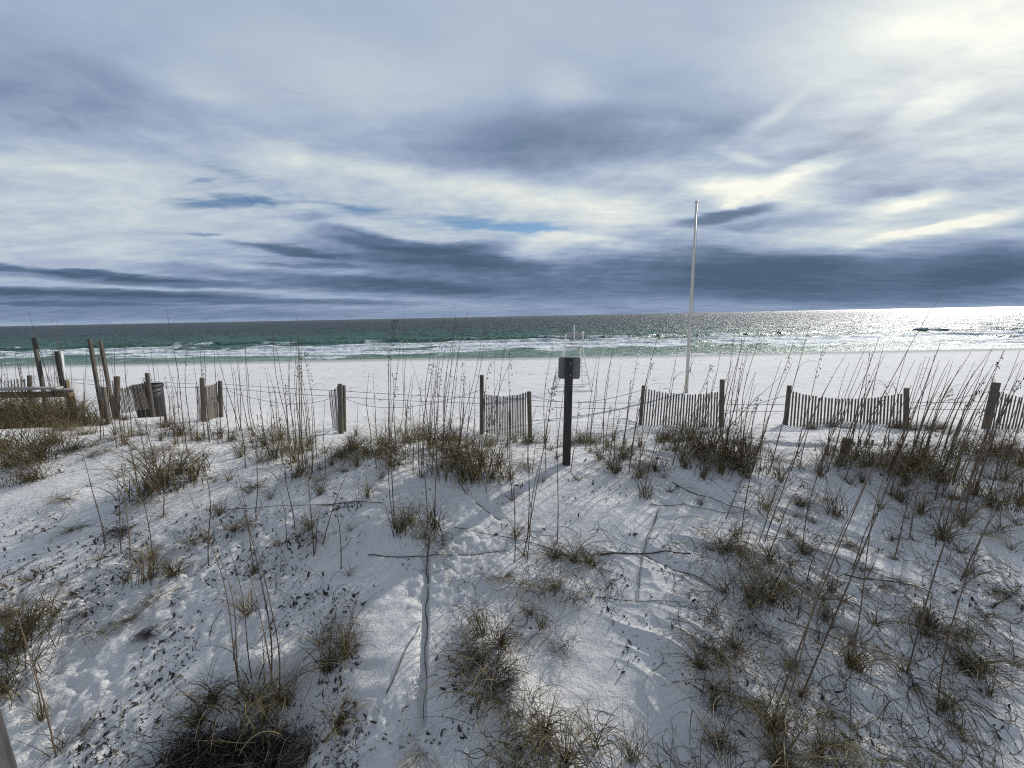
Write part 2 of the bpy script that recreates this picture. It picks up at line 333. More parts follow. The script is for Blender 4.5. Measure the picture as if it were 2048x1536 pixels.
for i in range(120):   # small extra tufts where the photograph has thin scattered growth
    z = rr.random()
    if z < .45: px, py = rr.uniform(1420, 2040), rr.uniform(980, 1500)
    elif z < .75: px, py = rr.uniform(200, 1300), rr.uniform(875, 960)
    elif z < .88: px, py = rr.uniform(1300, 2040), rr.uniform(870, 980)
    else: px, py = rr.uniform(60, 700), rr.uniform(960, 1250)
    if 1060 < px < 1190 and py > 885: continue
    ALL.append((px, py, rr.choice(['sparse', 'sparse', 'upright', 'droop']), rr.uniform(.45, .8)))
# mounds and hollow first
p = ground(480, 1525, False); MOUNDS.append((p.x, p.y, 0.34, -0.62)); p = ground(500, 1395, False); MOUNDS.append((p.x, p.y, 0.22, 0.16))
for (px, py, k, s) in ALL:
    if py < 865: continue
    p = ground(px, py, False)
    if k in ('dense', 'olive'): MOUNDS.append((p.x, p.y, 0.28 * s, 0.07 * s))
    elif k in ('droop',): MOUNDS.append((p.x, p.y, 0.2 * s, 0.05 * s))
for (px, py, r) in ((1290, 1330, .62), (1230, 1240, .4), (720, 1200, .42), (740, 1330, .35), (1340, 1080, .6), (120, 985, .8), (150, 1050, .5), (1110, 980, .5), (640, 1120, .3), (1360, 1480, .3)):
    p = ground(px, py, False); SMOOTH.append((p.x, p.y, r))
def trench(a, b, w, d):
    p, q = ground(*a, False), ground(*b, False); TRENCH.append((p.x, p.y, q.x, q.y, w, d))
trench((858, 1078), (855, 1230), 0.06, 0.06); trench((855, 1230), (851, 1450), 0.06, 0.06)
trench((1500, 1026), (1345, 965), 0.05, 0.03); trench((1440, 1180), (1288, 1110), 0.07, 0.045)
trench((1010, 1103), (735, 1113), 0.03, 0.02); trench((1320, 1020), (1285, 1110), 0.04, 0.02); trench((1285, 1110), (1272, 1200), 0.05, 0.02)
trench((2048, 1340), (1800, 1250), 0.08, 0.04); trench((1770, 1440), (1560, 1330), 0.08, 0.04); trench((1000, 1040), (915, 968), 0.05, 0.03)

# ------------------------------------------------------------------ ground sheet
def grid_mesh(name, X, Y, Z, mat, attrs=None, wrap=False):
    nr, nc = X.shape
    me = bpy.data.meshes.new(name); me.vertices.add(nr * nc)
    me.vertices.foreach_set('co', np.stack([X, Y, Z], -1).astype(np.float32).ravel())
    idx = np.arange(nr * nc).reshape(nr, nc)
    if wrap:
        nx = np.roll(idx, -1, 1); q = np.stack([idx[:-1], nx[:-1], nx[1:], idx[1:]], -1).reshape(-1, 4)
    else: q = np.stack([idx[:-1, :-1], idx[:-1, 1:], idx[1:, 1:], idx[1:, :-1]], -1).reshape(-1, 4)
    q = q[:, ::-1]
    me.loops.add(q.size); me.loops.foreach_set('vertex_index', q.ravel().astype(np.int32))
    me.polygons.add(len(q)); me.polygons.foreach_set('loop_start', np.arange(0, q.size, 4, dtype=np.int32))
    me.polygons.foreach_set('loop_total', np.full(len(q), 4, dtype=np.int32))
    me.polygons.foreach_set('use_smooth', np.ones(len(q), bool))
    me.update(calc_edges=True)
    for k, a in (attrs or {}).items():
        at = me.attributes.new(k, 'FLOAT', 'POINT'); at.data.foreach_set('value', a.astype(np.float32).ravel())
    me.materials.append(mat); ob = bpy.data.objects.new(name, me); COL.objects.link(ob); return ob
rs = np.concatenate([np.array([0.02, .2, .4, .6]), np.geomspace(0.8, 11, 640), np.geomspace(11.1, 42, 150), np.geomspace(43, 12000, 50)])
th = np.concatenate([np.linspace(-62, 62, 620), np.linspace(63.5, 296.5, 90)]); th = np.radians(th)
R, T = np.meshgrid(rs, th, indexing='ij'); GX = R * np.sin(T); GY = R * np.cos(T)
g = grid_mesh('ground', GX, GY, height(GX, GY), M['sand'], wrap=True)
tag(g, 'white quartz sand of the dune and the flat beach', 'sand', kind='structure')

# ------------------------------------------------------------------ sea
def sea():
    ys = np.concatenate([np.linspace(33, 75, 330), 75 + np.cumsum(np.geomspace(0.14, 1.2, 200)), np.geomspace(200, 12000, 60)])
    ang = np.radians(np.linspace(-60, 60, 900))
    A, Y = np.meshgrid(np.tan(ang), ys); X = A * Y
    # a straight rows sheet whose x spacing widens with distance
    depth = np.clip((Y - 36) / 30, 0, 1)
    fade = 1 - sstep(140, 420, Y)
    Z = np.zeros_like(X); foam = np.zeros_like(X)
    wob = lambda s, a, k: a * fbm(X / s, Y * 0 + k * 7.7, 3, 70 + k)
    rows = [(39.2, .06, .5, .55), (42.5, .10, .7, .75), (46.5, .16, .9, 1.0), (51.5, .26, 1.1, 1.15), (57, .34, 1.3, 1.15), (65, .42, 1.6, .55), (79, .40, 2.0, .12), (98, .45, 2.4, .22), (122, .45, 3, .28), (150, .4, 3.5, .15)]
    for k, (y0, a, w, fo) in enumerate(rows):
        yy = y0 + wob(17, 7 if k > 2 else 3.5, k) + wob(4, 1.1, k + 20)
        env = sstep(-.22, .12, fbm(X / 14, Y * 0 + k * 3.1, 2, 90 + k) + (.12 if 2 < k < 6 else -.0))
        d = Y - yy
        a = a * (1.25 if k < 6 else .45)
        prof = np.where(d < 0, np.exp(-(d / (w * .45))**2), np.exp(-(d / (w * 1.4))**2))
        Z += a * env * prof
        seg = sstep(-.02, .12, fbm(X / 8 + 3, Y * 0 + k * 5.1, 3, 110 + k) + (.22 if k in (2, 3, 4) else 0.08 if k < 6 else -.04))
        back = 4.5 if k in (3, 4) else 2.6 if k in (1, 2) else 1.4 if k == 5 else .9
        f = np.where(d > .25 * w, np.exp(-((d - .25 * w) / (.4 * w))**2), np.exp(-(d / back)**2))
        foam = np.maximum(foam, fo * seg * env * f)
    lace = fbm(X / 1.6, Y / .9, 4, 131, .6); foam = foam + lace * .9 * (foam > .05)
    foam += .25 * (1 - sstep(.0, 1.2, np.abs(Y - 37.3 - wob(6, .8, 40))))
    ch = fbm(X / 5.0, Y / 2.2, 4, 141, .55); ridg = (1 - np.abs(2 * vnoise(X / 6, Y / 2.6, 145) - 1))**2
    Z += fade * depth * (.42 * ch + .22 * ridg + .10 * fbm(X / 1.6, Y / .8, 3, 149))
    Z -= .03
    sp = sstep(.33, .45, fbm(X / 9, Y / 6, 4, 151, .65)) * fade * sstep(70, 90, Y); foam = np.maximum(foam, sp * .7 * sstep(50, 10, X))
    m, nt, b = new_mat('sea_water'); V.nt = nt
    tc = N(nt, 'ShaderNodeTexCoord').outputs['Object']; sep = N(nt, 'ShaderNodeSeparateXYZ'); nt.links.new(tc, sep.inputs[0])
    yv = V(sep.outputs[1]); fy = V.op('LOGARITHM', yv / 36.0, 10.0)   # 0 at the edge, 1 at 360 m
    wn = V(noise(nt, mapping(nt, tc, (.02, .05, 1)), 1.0, 4, .6)) - .5
    col = ramp(nt, (fy + wn * .40).s, [(0.0, (.24, .33, .27)), (0.06, (.16, .25, .20)), (0.16, (.08, .17, .125)), (0.30, (.028, .12, .085)), (.45, (.014, .07, .06)), (.62, (.008, .036, .04)), (1.0, (.006, .022, .03))])
    at = N(nt, 'ShaderNodeAttribute'); at.attribute_name = 'foam'
    fn = V(noise(nt, mapping(nt, tc, (.55, 2.2, 1)), 1.6, 6, .75)) - .5
    fm = (V(at.outputs['Fac']) + fn * 1.7).smooth(.36, .66)
    mx = N(nt, 'ShaderNodeMix', data_type='RGBA'); nt.links.new(fm.s, mx.inputs[0]); nt.links.new(col, mx.inputs[6]); mx.inputs[7].default_value = (.80, .84, .84, 1)
    df = N(nt, 'ShaderNodeBsdfDiffuse'); gs = N(nt, 'ShaderNodeBsdfGlossy'); gb = N(nt, 'ShaderNodeBsdfGlossy'); gb.inputs['Roughness'].default_value = .52; gm = N(nt, 'ShaderNodeMixShader'); gm.inputs[0].default_value = .38; nt.links.new(gs.outputs[0], gm.inputs[1]); nt.links.new(gb.outputs[0], gm.inputs[2]); nt.links.new(mx.outputs[2], df.inputs[0])
    rg = fm * .4 + (fy * .10 + .22); nt.links.new(rg.s, gs.inputs['Roughness'])
    n1 = noise(nt, mapping(nt, tc, (.5, 1.3, 1)), 1.0, 5, .62); n2 = noise(nt, mapping(nt, tc, (.07, .22, 1)), 1.0, 5, .65)
    n3 = noise(nt, mapping(nt, tc, (2.2, 5, 1)), 1.0, 4, .65)
    n = bump(nt, n2, 1.0, 4.0); n = bump(nt, n1, 1.0, .9, n); n = bump(nt, n3, .9, .12, n)
    nt.links.new(n, df.inputs['Normal']); nt.links.new(n, gs.inputs['Normal']); nt.links.new(n, gb.inputs['Normal'])
    lw = N(nt, 'ShaderNodeLayerWeight'); lw.inputs[0].default_value = .5; nt.links.new(n, lw.inputs['Normal']); fc = V(lw.outputs['Facing'])
    fr = (V.op('POWER', fc, 4.0) * .50 + .03) * (1.0 - fm * .4)
    ms = N(nt, 'ShaderNodeMixShader'); nt.links.new(fr.s, ms.inputs[0]); nt.links.new(df.outputs[0], ms.inputs[1]); nt.links.new(gm.outputs[0], ms.inputs[2])
    nt.links.new(ms.outputs[0], nt.nodes['Material Output'].inputs[0]); nt.nodes.remove(b)
    s = grid_mesh('sea', X, Y, Z, m, {'foam': foam})
    for pl in (): pass
    tag(s, 'green to slate sea with white surf lines and silver sun glitter', 'sea', kind='structure'); return s
SEA = sea()
# make sure both sheets face up
for ob in (g, SEA):
    me = ob.data
    if me.polygons[len(me.polygons) // 2].normal.z < 0: me.flip_normals()

# ------------------------------------------------------------------ world sky
def sky():
    w = bpy.data.worlds.new('World'); sc.world = w; w.use_nodes = True; nt = w.node_tree; nt.nodes.clear(); V.nt = nt
    out = N(nt, 'ShaderNodeOutputWorld'); bg = N(nt, 'ShaderNodeBackground'); bg.inputs[1].default_value = 0.1
    nt.links.new(bg.outputs[0], out.inputs[0])
    st = N(nt, 'ShaderNodeTexSky'); st.sky_type = 'NISHITA'; st.sun_disc = False; st.sun_elevation = SUN_EL; st.sun_rotation = SUN_AZ; st.ozone_density = 2.0; st.air_density = 1.0; st.dust_density = .3
    tc = N(nt, 'ShaderNodeTexCoord').outputs['Generated']; sep = N(nt, 'ShaderNodeSeparateXYZ'); nt.links.new(tc, sep.inputs[0])
    x, y, z = (V(o) for o in sep.outputs)
    zz = V.op('MAXIMUM', z, 0.0) + 0.10
    cb = N(nt, 'ShaderNodeCombineXYZ'); nt.links.new((x / zz).s, cb.inputs[0]); nt.links.new((y / zz).s, cb.inputs[1]); P = cb.outputs[0]
    az0 = V.op('ARCTAN2', x, y) * 57.29578; el0 = V.op('ARCSINE', z) * 57.29578
    wA = V(noise(nt, mapping(nt, P, (.9, 1.2, 1)), 1.0, 4, .55)) - .5
    wB = V(noise(nt, mapping(nt, P, (1.1, 1.3, 1), loc=(7, 3, 2)), 1.0, 5, .6)) - .5
    env = (el0 + 1.5).smooth(0, 16)
    az = az0 + wA * 6.0; el = el0 + wB * (env * 4.0 + .5)
    def blob(px, py, sx, sy, rot, amp, sharp=False):
        c = azel(px, py); r = math.radians(rot)
        a = azel(px + sx * math.cos(r), py + sx * math.sin(r)); b = azel(px - sy * math.sin(r), py + sy * math.cos(r))
        m = np.linalg.inv(np.array([[a[0]-c[0], b[0]-c[0]], [a[1]-c[1], b[1]-c[1]]]))
        dx = az - c[0]; dy = el - c[1]
        u = dx * float(m[0,0]) + dy * float(m[0,1]); v = dx * float(m[1,0]) + dy * float(m[1,1])
        q = u * u + v * v
        if sharp: q = q * q
        return V.op('EXPONENT', q * -1.0) * amp
    # lightness field: (x, y, half-width, half-height, rotation, amount, crisp edge)
    B = [(60,190,330,110,8,-.15,0),(420,150,260,110,20,-.05,0),(1000,270,240,80,-6,-.24,0),(1180,290,230,60,-8,-.16,0),(700,300,420,28,6,-.10,0),
         (180,330,300,45,4,.13,0),(820,180,340,90,0,.14,0),(400,190,120,45,15,.13,0),(600,330,90,30,10,.12,0),
         (1000,385,380,42,3,.34,0),(1300,340,160,20,-4,.18,0),(1500,380,150,26,2,.36,1),(500,470,420,60,3,.14,0),(150,440,250,70,3,.08,0),(550,540,240,22,4,.20,0),
         (1130,190,60,50,0,.14,0),(1600,150,350,90,-28,.12,0),(1880,120,260,110,-25,.05,0),(1850,225,110,34,-30,.20,1),(1990,330,180,60,-20,.12,0),
         (1630,345,90,16,-16,.34,1),(1500,322,70,9,12,.20,0),(1540,250,60,14,-35,.22,0),(1700,300,160,40,-20,-.18,0),(1850,370,200,35,-8,-.16,0),(1480,250,160,60,-20,-.16,0),
         (1810,405,110,22,-12,.34,1),(1880,455,220,14,-12,.36,1),(1680,470,180,36,-8,.24,0),(1250,455,140,40,8,.24,0),(1150,480,140,10,4,.30,0),(1090,490,60,12,0,.15,1),
         (1460,425,130,14,-12,-.50,1),(1500,450,170,12,-4,-.20,0),(1270,475,90,22,-4,-.24,0),(1380,490,110,24,0,-.2,0),
         (1000,560,600,44,1,-.38,1),(1680,558,600,52,-1,-.44,1),(1400,520,300,26,0,-.30,1),(2040,525,240,50,-14,-.22,1),(700,568,300,18,3,-.30,1),
         (820,490,170,15,4,-.44,1),(700,462,90,9,6,-.26,1),(630,437,44,7,6,-.24,0),(590,502,110,9,7,-.38,1),(420,467,44,4,-3,-.24,1),(420,375,34,5,2,-.16,1),
         (150,545,260,7,4,-.40,1),(330,565,240,9,3,-.36,1),(200,585,330,8,1,-.38,1),(450,600,400,9,1,-.34,1),(150,607,200,5,1,-.26,1),(620,530,120,5,2,-.2,1),(860,515,200,22,4,-.35,1),
         (1300,80,500,90,0,.06,0),(1930,578,120,5,-3,.10,1),(250,622,520,24,1,-.24,0),(1300,628,900,10,0,-.08,0),(1024,622,1100,14,-1,-.10,0)]
    L = None
    for t in B:
        q = blob(*t[:6], sharp=bool(t[6])); L = q if L is None else L + q
    # wide slow variation, fine streaks
    nb = V(noise(nt, mapping(nt, P, (.8, 1.0, 1), loc=(1, 5, 0)), 1.0, 6, .55, .3)) - .5
    ns = V(noise(nt, mapping(nt, P, (1.6, 5.0, 1), rot=(0, 0, .12), loc=(3, 1, 0)), 1.0, 7, .66, .25)) - .5
    nf = V(noise(nt, mapping(nt, P, (4, 7, 1), rot=(0, 0, -.2)), 1.0, 6, .6, .4)) - .5
    cz = N(nt, 'ShaderNodeCombineXYZ'); nt.links.new((az0 * .20).s, cz.inputs[0]); nt.links.new((el0 * .55).s, cz.inputs[1])
    bz = V(noise(nt, cz.outputs[0], 1.0, 7, .6, .5)) - .5
    wn_ = el0.smooth(1.0, 6.0) * el0.smooth(30.0, 14.0)
    L = L + bz * (wn_ * .34) + 0.595 + nb * .30 + ns * (el0.smooth(34, 10) * .32 + .03) + nf * (el0.smooth(40, 8) * .16 + .02)
    def s2l(c): return tuple(((v/255) / 12.92 if v/255 <= .04045 else ((v/255 + .055) / 1.055)**2.4) for v in c)
    ccol = ramp(nt, L.s, [(0.0, s2l((74, 94, 117))), (.22, s2l((95, 115, 141))), (.42, s2l((128, 145, 172))), (.58, s2l((157, 172, 194))), (.75, s2l((187, 199, 207))), (.9, s2l((212, 218, 216))), (1.0, s2l((236, 236, 226)))])
    # sunlit veil round the sun (scattered sunlight, follows the sun direction)
    dot = x * SUN.x + y * SUN.y + z * SUN.z
    angd = V.op('ARCCOSINE', V.op('MINIMUM', dot, 1.0)) * 57.29578
    g1 = V.op('EXPONENT', (angd / 10.0) * (angd / 10.0) * -1.0); g2 = V.op('EXPONENT', (angd / 30.0) * (angd / 30.0) * -1.0)
    gl = N(nt, 'ShaderNodeMix', data_type='RGBA', blend_type='ADD'); gl.inputs[0].default_value = 1; gl.clamp_result = False
    gc = N(nt, 'ShaderNodeCombineXYZ')
    thick = el0.smooth(2.0, 16.0)
    for i, (k1, k2) in enumerate(((.44, .085), (.385, .078), (.22, .058))):
        nt.links.new(((g1 * k1 + g2 * k2) * thick * (nb * 1.2 + ns * 1.3 + 1.0)).s, gc.inputs[i])
    nt.links.new(ccol, gl.inputs[6]); nt.links.new(gc.outputs[0], gl.inputs[7])
    sc10 = N(nt, 'ShaderNodeVectorMath', operation='SCALE'); nt.links.new(gl.outputs[2], sc10.inputs[0]); sc10.inputs['Scale'].default_value = 10.0
    # openings to the blue
    G = [(420,408,100,13,3,1.1),(530,405,70,9,4,.9),(700,416,80,10,8,1.0),(960,447,130,15,5,1.2),(1060,462,55,12,0,1.2),(450,348,70,12,12,.45),(500,372,90,12,12,.4),(760,440,120,8,8,.5)]
    hole = None
    for t in G:
        q = blob(*t, sharp=False); hole = q if hole is None else hole + q
    wf = V(noise(nt, mapping(nt, P, (2.5, 9, 1), rot=(0, 0, .3)), 1.0, 6, .65, .8)) - .5
    hole = (hole + wf * 1.7).smooth(.15, 1.3)
    skc = N(nt, 'ShaderNodeVectorMath', operation='MULTIPLY'); nt.links.new(st.outputs[0], skc.inputs[0]); skc.inputs[1].default_value = (.64, .73, .82)
    mx = N(nt, 'ShaderNodeMix', data_type='RGBA'); nt.links.new(hole.s, mx.inputs[0]); nt.links.new(sc10.outputs[0], mx.inputs[6]); nt.links.new(skc.outputs[0], mx.inputs[7]); mx.clamp_result = False
    nt.links.new(mx.outputs[2], bg.inputs[0])
    w.cycles.sampling_method = 'MANUAL'; w.cycles.sample_map_resolution = 512
sky()
sun = bpy.data.lights.new('sun', 'SUN'); so = bpy.data.objects.new('sun', sun); COL.objects.link(so)
sun.energy = 3.7; sun.angle = math.radians(0.8); sun.color = (1.0, 0.97, 0.925)
so.rotation_mode = 'QUATERNION'; so.rotation_quaternion = SUN.to_track_quat('Z', 'Y')
sc.view_settings.view_transform = 'Standard'; sc.view_settings.look = 'None'; sc.view_settings.exposure = 0.12; sc.view_settings.gamma = 1
sc.cycles.max_bounces = 6; sc.cycles.diffuse_bounces = 3; sc.cycles.glossy_bounces = 2; sc.cycles.use_denoising = False; sc.cycles.filter_width = 1.15
sc.cycles.sample_clamp_indirect = 4

# ------------------------------------------------------------------ grass prototypes (meshes around the origin)
def blade_pts(L, th0, bend, az, n=8, curl=0.0, rnd=random):
    """th0 tilt from vertical at root, bend total extra tilt, azimuth az"""
    pts = [Vector((0, 0, 0))]; ds = L / n; a = az
    for i in range(n):
        t = (i + .5) / n; th_ = th0 + bend * t**1.3; a += curl / n
        pts.append(pts[-1] + Vector((math.sin(th_) * math.cos(a), math.sin(th_) * math.sin(a), math.cos(th_))) * ds)
    return pts
def tuft_mesh(kind, seed):
    r = random.Random(seed); mb = MB()
    spec = {  # count, length, tilt, bend, root spread, radius
        'dense': (95, (.16, .54), (.0, .45), (.1, 1.8), .18, .0026),
        'olive': (140, (.18, .48), (.0, .7), (.2, 1.5), .18, .0026),
        'arch': (64, (.28, .58), (.15, .9), (1.0, 2.6), .05, .0023),
        'upright': (46, (.2, .52), (.0, .5), (.1, 1.5), .05, .0026),
        'sparse': (24, (.18, .46), (.1, .9), (.4, 2.4), .035, .0024),
        'droop': (80, (.14, .40), (.7, 1.5), (.3, 1.6), .13, .0019),
        'straw': (50, (.2, .42), (.6, 1.4), (.8, 1.8), .05, .0021)}.get(kind)
    cnt, Ls, tl, bd, spread, rad = spec if kind != 'shade_thatch' else (330, (.12, .42), (.5, 1.6), (.3, 2.2), .17, .0028)
    for i in range(cnt):
        L = r.uniform(*Ls) * (0.75 + .5 * r.random()); az = r.uniform(0, 2*PI)
        if kind == 'straw': az = r.gauss(-PI/2, .5)
        pts = blade_pts(L, r.uniform(*tl), r.uniform(*bd) * (1 if r.random() < .85 else 1.5), az, 8, r.gauss(0, 1.0))
        q = min(.26, abs(r.gauss(0, spread))); qa = r.uniform(0, 2*PI)
        o = Vector((q * math.cos(qa), q * math.sin(qa), -.02))
        pts = [p_ + o for p_ in pts]
        for p_ in pts:      # blades that reach the sand lie on it
            if p_.z < -.03: p_.z = -.03 + .25 * (p_.z + .03) if kind in ('droop', 'straw') else -.03 + .4 * (p_.z + .03)
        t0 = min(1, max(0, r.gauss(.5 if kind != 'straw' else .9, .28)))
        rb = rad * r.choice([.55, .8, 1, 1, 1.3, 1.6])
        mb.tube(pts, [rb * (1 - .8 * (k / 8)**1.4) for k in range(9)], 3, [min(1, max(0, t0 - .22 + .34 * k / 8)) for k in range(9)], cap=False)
    if kind in ('dense', 'olive', 'arch', 'droop'):     # short dead thatch at the root
        for i in range(45 if kind != 'droop' else 30):
            q = min(.24, abs(r.gauss(0, spread * .8))); qa = r.uniform(0, 2*PI); o = Vector((q*math.cos(qa), q*math.sin(qa), -.01))
            pts = [p_ + o for p_ in blade_pts(r.uniform(.05, .16), r.uniform(.3, 1.4), r.uniform(0, 1.6), r.uniform(0, 2*PI), 4, r.gauss(0, 2))]
            mb.tube(pts, [rad * 1.1 * (1 - .7 * k / 4) for k in range(5)], 3, r.uniform(0, .3), cap=False)
    me = bpy.data.meshes.new('grass_tuft'); me.from_pydata([tuple(v) for v in mb.v], [], mb.f)
    at = me.attributes.new('tint', 'FLOAT', 'POINT'); at.data.foreach_set('value', np.array(mb.t, dtype=np.float32))
    me.materials.append(M['litter'] if kind == 'shade_thatch' else M['olive'] if kind == 'olive' else M['straw'] if kind == 'straw' else M['blade']); return me  # matted kind borrows the darkest colour so the hollow looks shaded
PROTO = {k: [tuft_mesh(k, 100 + i * 17 + j) for j in range(nv)] for i, (k, nv) in enumerate((('dense', 4), ('olive', 3), ('arch', 4), ('upright', 4), ('sparse', 5), ('droop', 4), ('straw', 2), ('shade_thatch', 3)))}

# ------------------------------------------------------------------ tall stalks: root x, y, tip x, y, seeded?
ST = [
 (271,944,222,795,0),(295,944,240,775,0),(306,910,280,822,0),(375,905,335,618,0),(358,815,322,680,0),(383,880,371,680,1),(312,815,280,682,0),(442,866,425,674,0),(458,870,433,745,0),(480,862,475,710,0),(507,872,493,672,0),
 (480,862,425,672,0),(475,872,455,680,0),(497,860,470,700,0),(510,860,493,674,0),(550,858,530,737,0),(556,860,536,735,0),(583,900,537,636,0),(575,880,545,670,0),(600,935,580,660,0),(597,945,594,632,1),(606,945,606,632,0),(612,930,600,700,0),(590,925,575,720,0),
 (713,872,714,805,0),(743,886,736,745,0),(756,890,747,742,0),(782,885,779,685,0),(785,935,789,640,1),(800,865,806,617,0),(815,875,818,648,0),(822,840,830,740,0),(855,872,818,700,0),(787,1055,785,640,1),(789,1057,800,690,0),
 (860,912,888,630,1),(866,890,901,624,0),(882,912,912,630,1),(900,912,937,618,0),(920,885,975,642,0),(932,882,978,637,0),(855,1057,866,700,0),(875,940,884,690,0),(893,945,905,660,0),(910,940,930,740,0),(845,930,862,745,0),(870,1055,878,800,0),
 (986,850,1020,620,0),(972,852,1047,667,1),(1025,1000,1020,700,1),(990,805,991,712,0),(1029,1076,1018,860,0),(1047,1112,1112,740,1),(1054,1124,1100,850,0),(1029,1124,1027,960,0),(1114,1087,1111,800,0),(1055,1080,1052,850,0),(960,950,998,760,0),(975,955,1010,800,0),(940,955,950,790,0),
 (1092,944,1115,735,1),(1112,918,1128,775,0),(1180,905,1200,720,0),(1200,888,1225,692,0),(1180,880,1203,694,0),(1215,938,1240,728,0),(1248,888,1276,712,1),(1258,944,1320,662,1),(1262,900,1303,730,1),(1275,938,1322,770,0),(1245,915,1262,760,1),(1290,960,1330,820,0),
 (1320,884,1357,692,0),(1330,880,1352,720,0),(1350,865,1402,675,0),(1398,885,1420,725,0),(1405,852,1447,680,0),(1437,902,1475,640,0),(1440,902,1505,630,0),(1480,922,1522,660,0),(1470,850,1496,690,0),(1440,872,1562,752,0),(1430,905,1465,720,0),(1450,918,1490,700,0),(1425,915,1475,760,0),(1460,940,1512,745,0),(1380,905,1400,780,0),(1400,940,1435,790,0),
 (1482,1074,1585,725,0),(1540,942,1625,633,0),(1582,942,1692,710,0),(1594,912,1646,700,1),(1605,1096,1738,690,0),(1600,930,1670,745,0),(1690,960,1888,588,0),(1700,925,1758,672,0),(1712,920,1740,705,1),(1740,930,1768,690,0),(1665,915,1725,720,0),(1655,910,1700,725,0),
 (1702,1328,1855,715,0),(1874,1427,2046,905,0),(1561,1394,1822,770,0),(1604,1390,1880,690,0),(1546,1488,1770,860,0),(1814,1348,2030,780,0),(1921,1162,2046,950,0),(1885,1080,2010,700,0),
 (1760,925,1830,720,0),(1775,930,1815,700,0),(1790,945,1850,712,0),(1800,950,1842,725,0),(1815,940,1868,708,0),(1822,935,1880,720,0),(1835,945,1905,722,0),(1850,905,1941,703,0),(1845,940,1920,730,0),(1860,930,1950,722,0),(1870,955,1965,735,0),(1880,950,1985,728,0),(1890,900,1950,740,0),(1900,905,1975,745,0),(1905,970,1990,760,0),(1910,930,2010,700,1),(1915,890,1990,745,0),
 (1930,985,2040,700,0),(1945,1000,2046,720,0),(1960,930,2035,725,0),(1975,915,2044,740,0),(1990,960,2047,790,0),(1925,1055,2000,800,0),(2000,940,2047,830,0),(1780,990,1835,800,0),(1690,940,1745,760,0),(1640,955,1690,780,0),(1950,960,2000,770,0),(1885,990,1935,800,0),
 (480,1385,372,960,0),(476,1356,430,1075,0),(503,1356,450,1055,0),(542,1370,468,975,0),(559,1386,490,1040,0),(548,1380,500,1150,0),(308,1150,262,915,0),(211,1100,158,895,0),(112,1514,2,1145,0),(575,1096,560,980,0),(629,1108,640,1010,0),(646,1087,705,925,0),(85,1440,60,1330,0),(590,1060,560,900,0),(650,950,648,800,0),
 (5,800,2,690,0),(35,805,28,694,0),(60,800,50,700,0),(100,805,90,690,0),(140,812,127,690,0),(146,815,138,700,0),(165,820,172,705,1),(168,805,168,735,0),(25,812,8,700,0),(75,810,62,705,0),(115,810,98,712,0),(48,806,40,712,0),(88,815,78,720,0),
 (230,870,212,760,0),(258,880,243,772,0),(330,870,312,730,0),(350,880,338,740,0),(395,880,385,700,0),(365,885,356,730,0),(420,885,405,760,0),(340,860,330,755,1),(540,920,520,760,0),(565,915,548,770,0),(525,900,512,780,0),(590,900,584,780,0),
]
rs_ = random.Random(21)
for (n_, x0, x1, y0, y1, lean) in ((16, 200, 470, 870, 900, -.10), (12, 480, 640, 870, 950, -.07), (24, 770, 1000, 880, 955, .05), (12, 1010, 1300, 885, 950, .12), (16, 1330, 1520, 890, 940, .24), (34, 1640, 2040, 890, 1000, .42), (14, 0, 175, 835, 850, -.18), (10, 1450, 2040, 1020, 1200, .38), (8, 200, 700, 1000, 1150, -.08)):
    for _ in range(n_):
        bx, by = rs_.uniform(x0, x1), rs_.uniform(y0, y1); h = rs_.uniform(90, 230); ST.append((bx, by, bx + h * (lean + rs_.gauss(0, .05)), by - h, rs_.random() < .32))
# group stalks into plants round their tufts
tp = [(ground(px, py if (py > 856 or px > 180) else 840 + (py - 812) * .45), k, s, px, py) for (px, py, k, s) in ALL]
plants = [dict(p=p, kind=k, s=s, px=px, py=py, st=[]) for (p, k, s, px, py) in tp]
spos = []
for (bx, by, tx, ty, sd) in ST:
    if by < 866:                       # roots behind the crest: on the slope down to the fence
        p = ground(bx, by)
    else: p = ground(bx, by)
    tipY = p.y + random.uniform(-.03, .10); tip = atY(tx, ty, tipY)
    L = (tip - p).length
    spos.append((p, tip, sd))
    best = min(plants, key=lambda q: (q['p'] - p).length_squared)
    lim = .20 + .03 * p.y
    if (best['p'] - p).length < lim: best['st'].append((p, tip, sd))
    else: plants.append(dict(p=p, kind=random.choice(['upright', 'sparse', 'sparse']), s=.6, px=bx, py=by, st=[(p, tip, sd)]))
def along(pts, t):
    u = (1 - t) * (len(pts) - 1); i = min(int(u), len(pts) - 2); return pts[i].lerp(pts[i + 1], u - i)
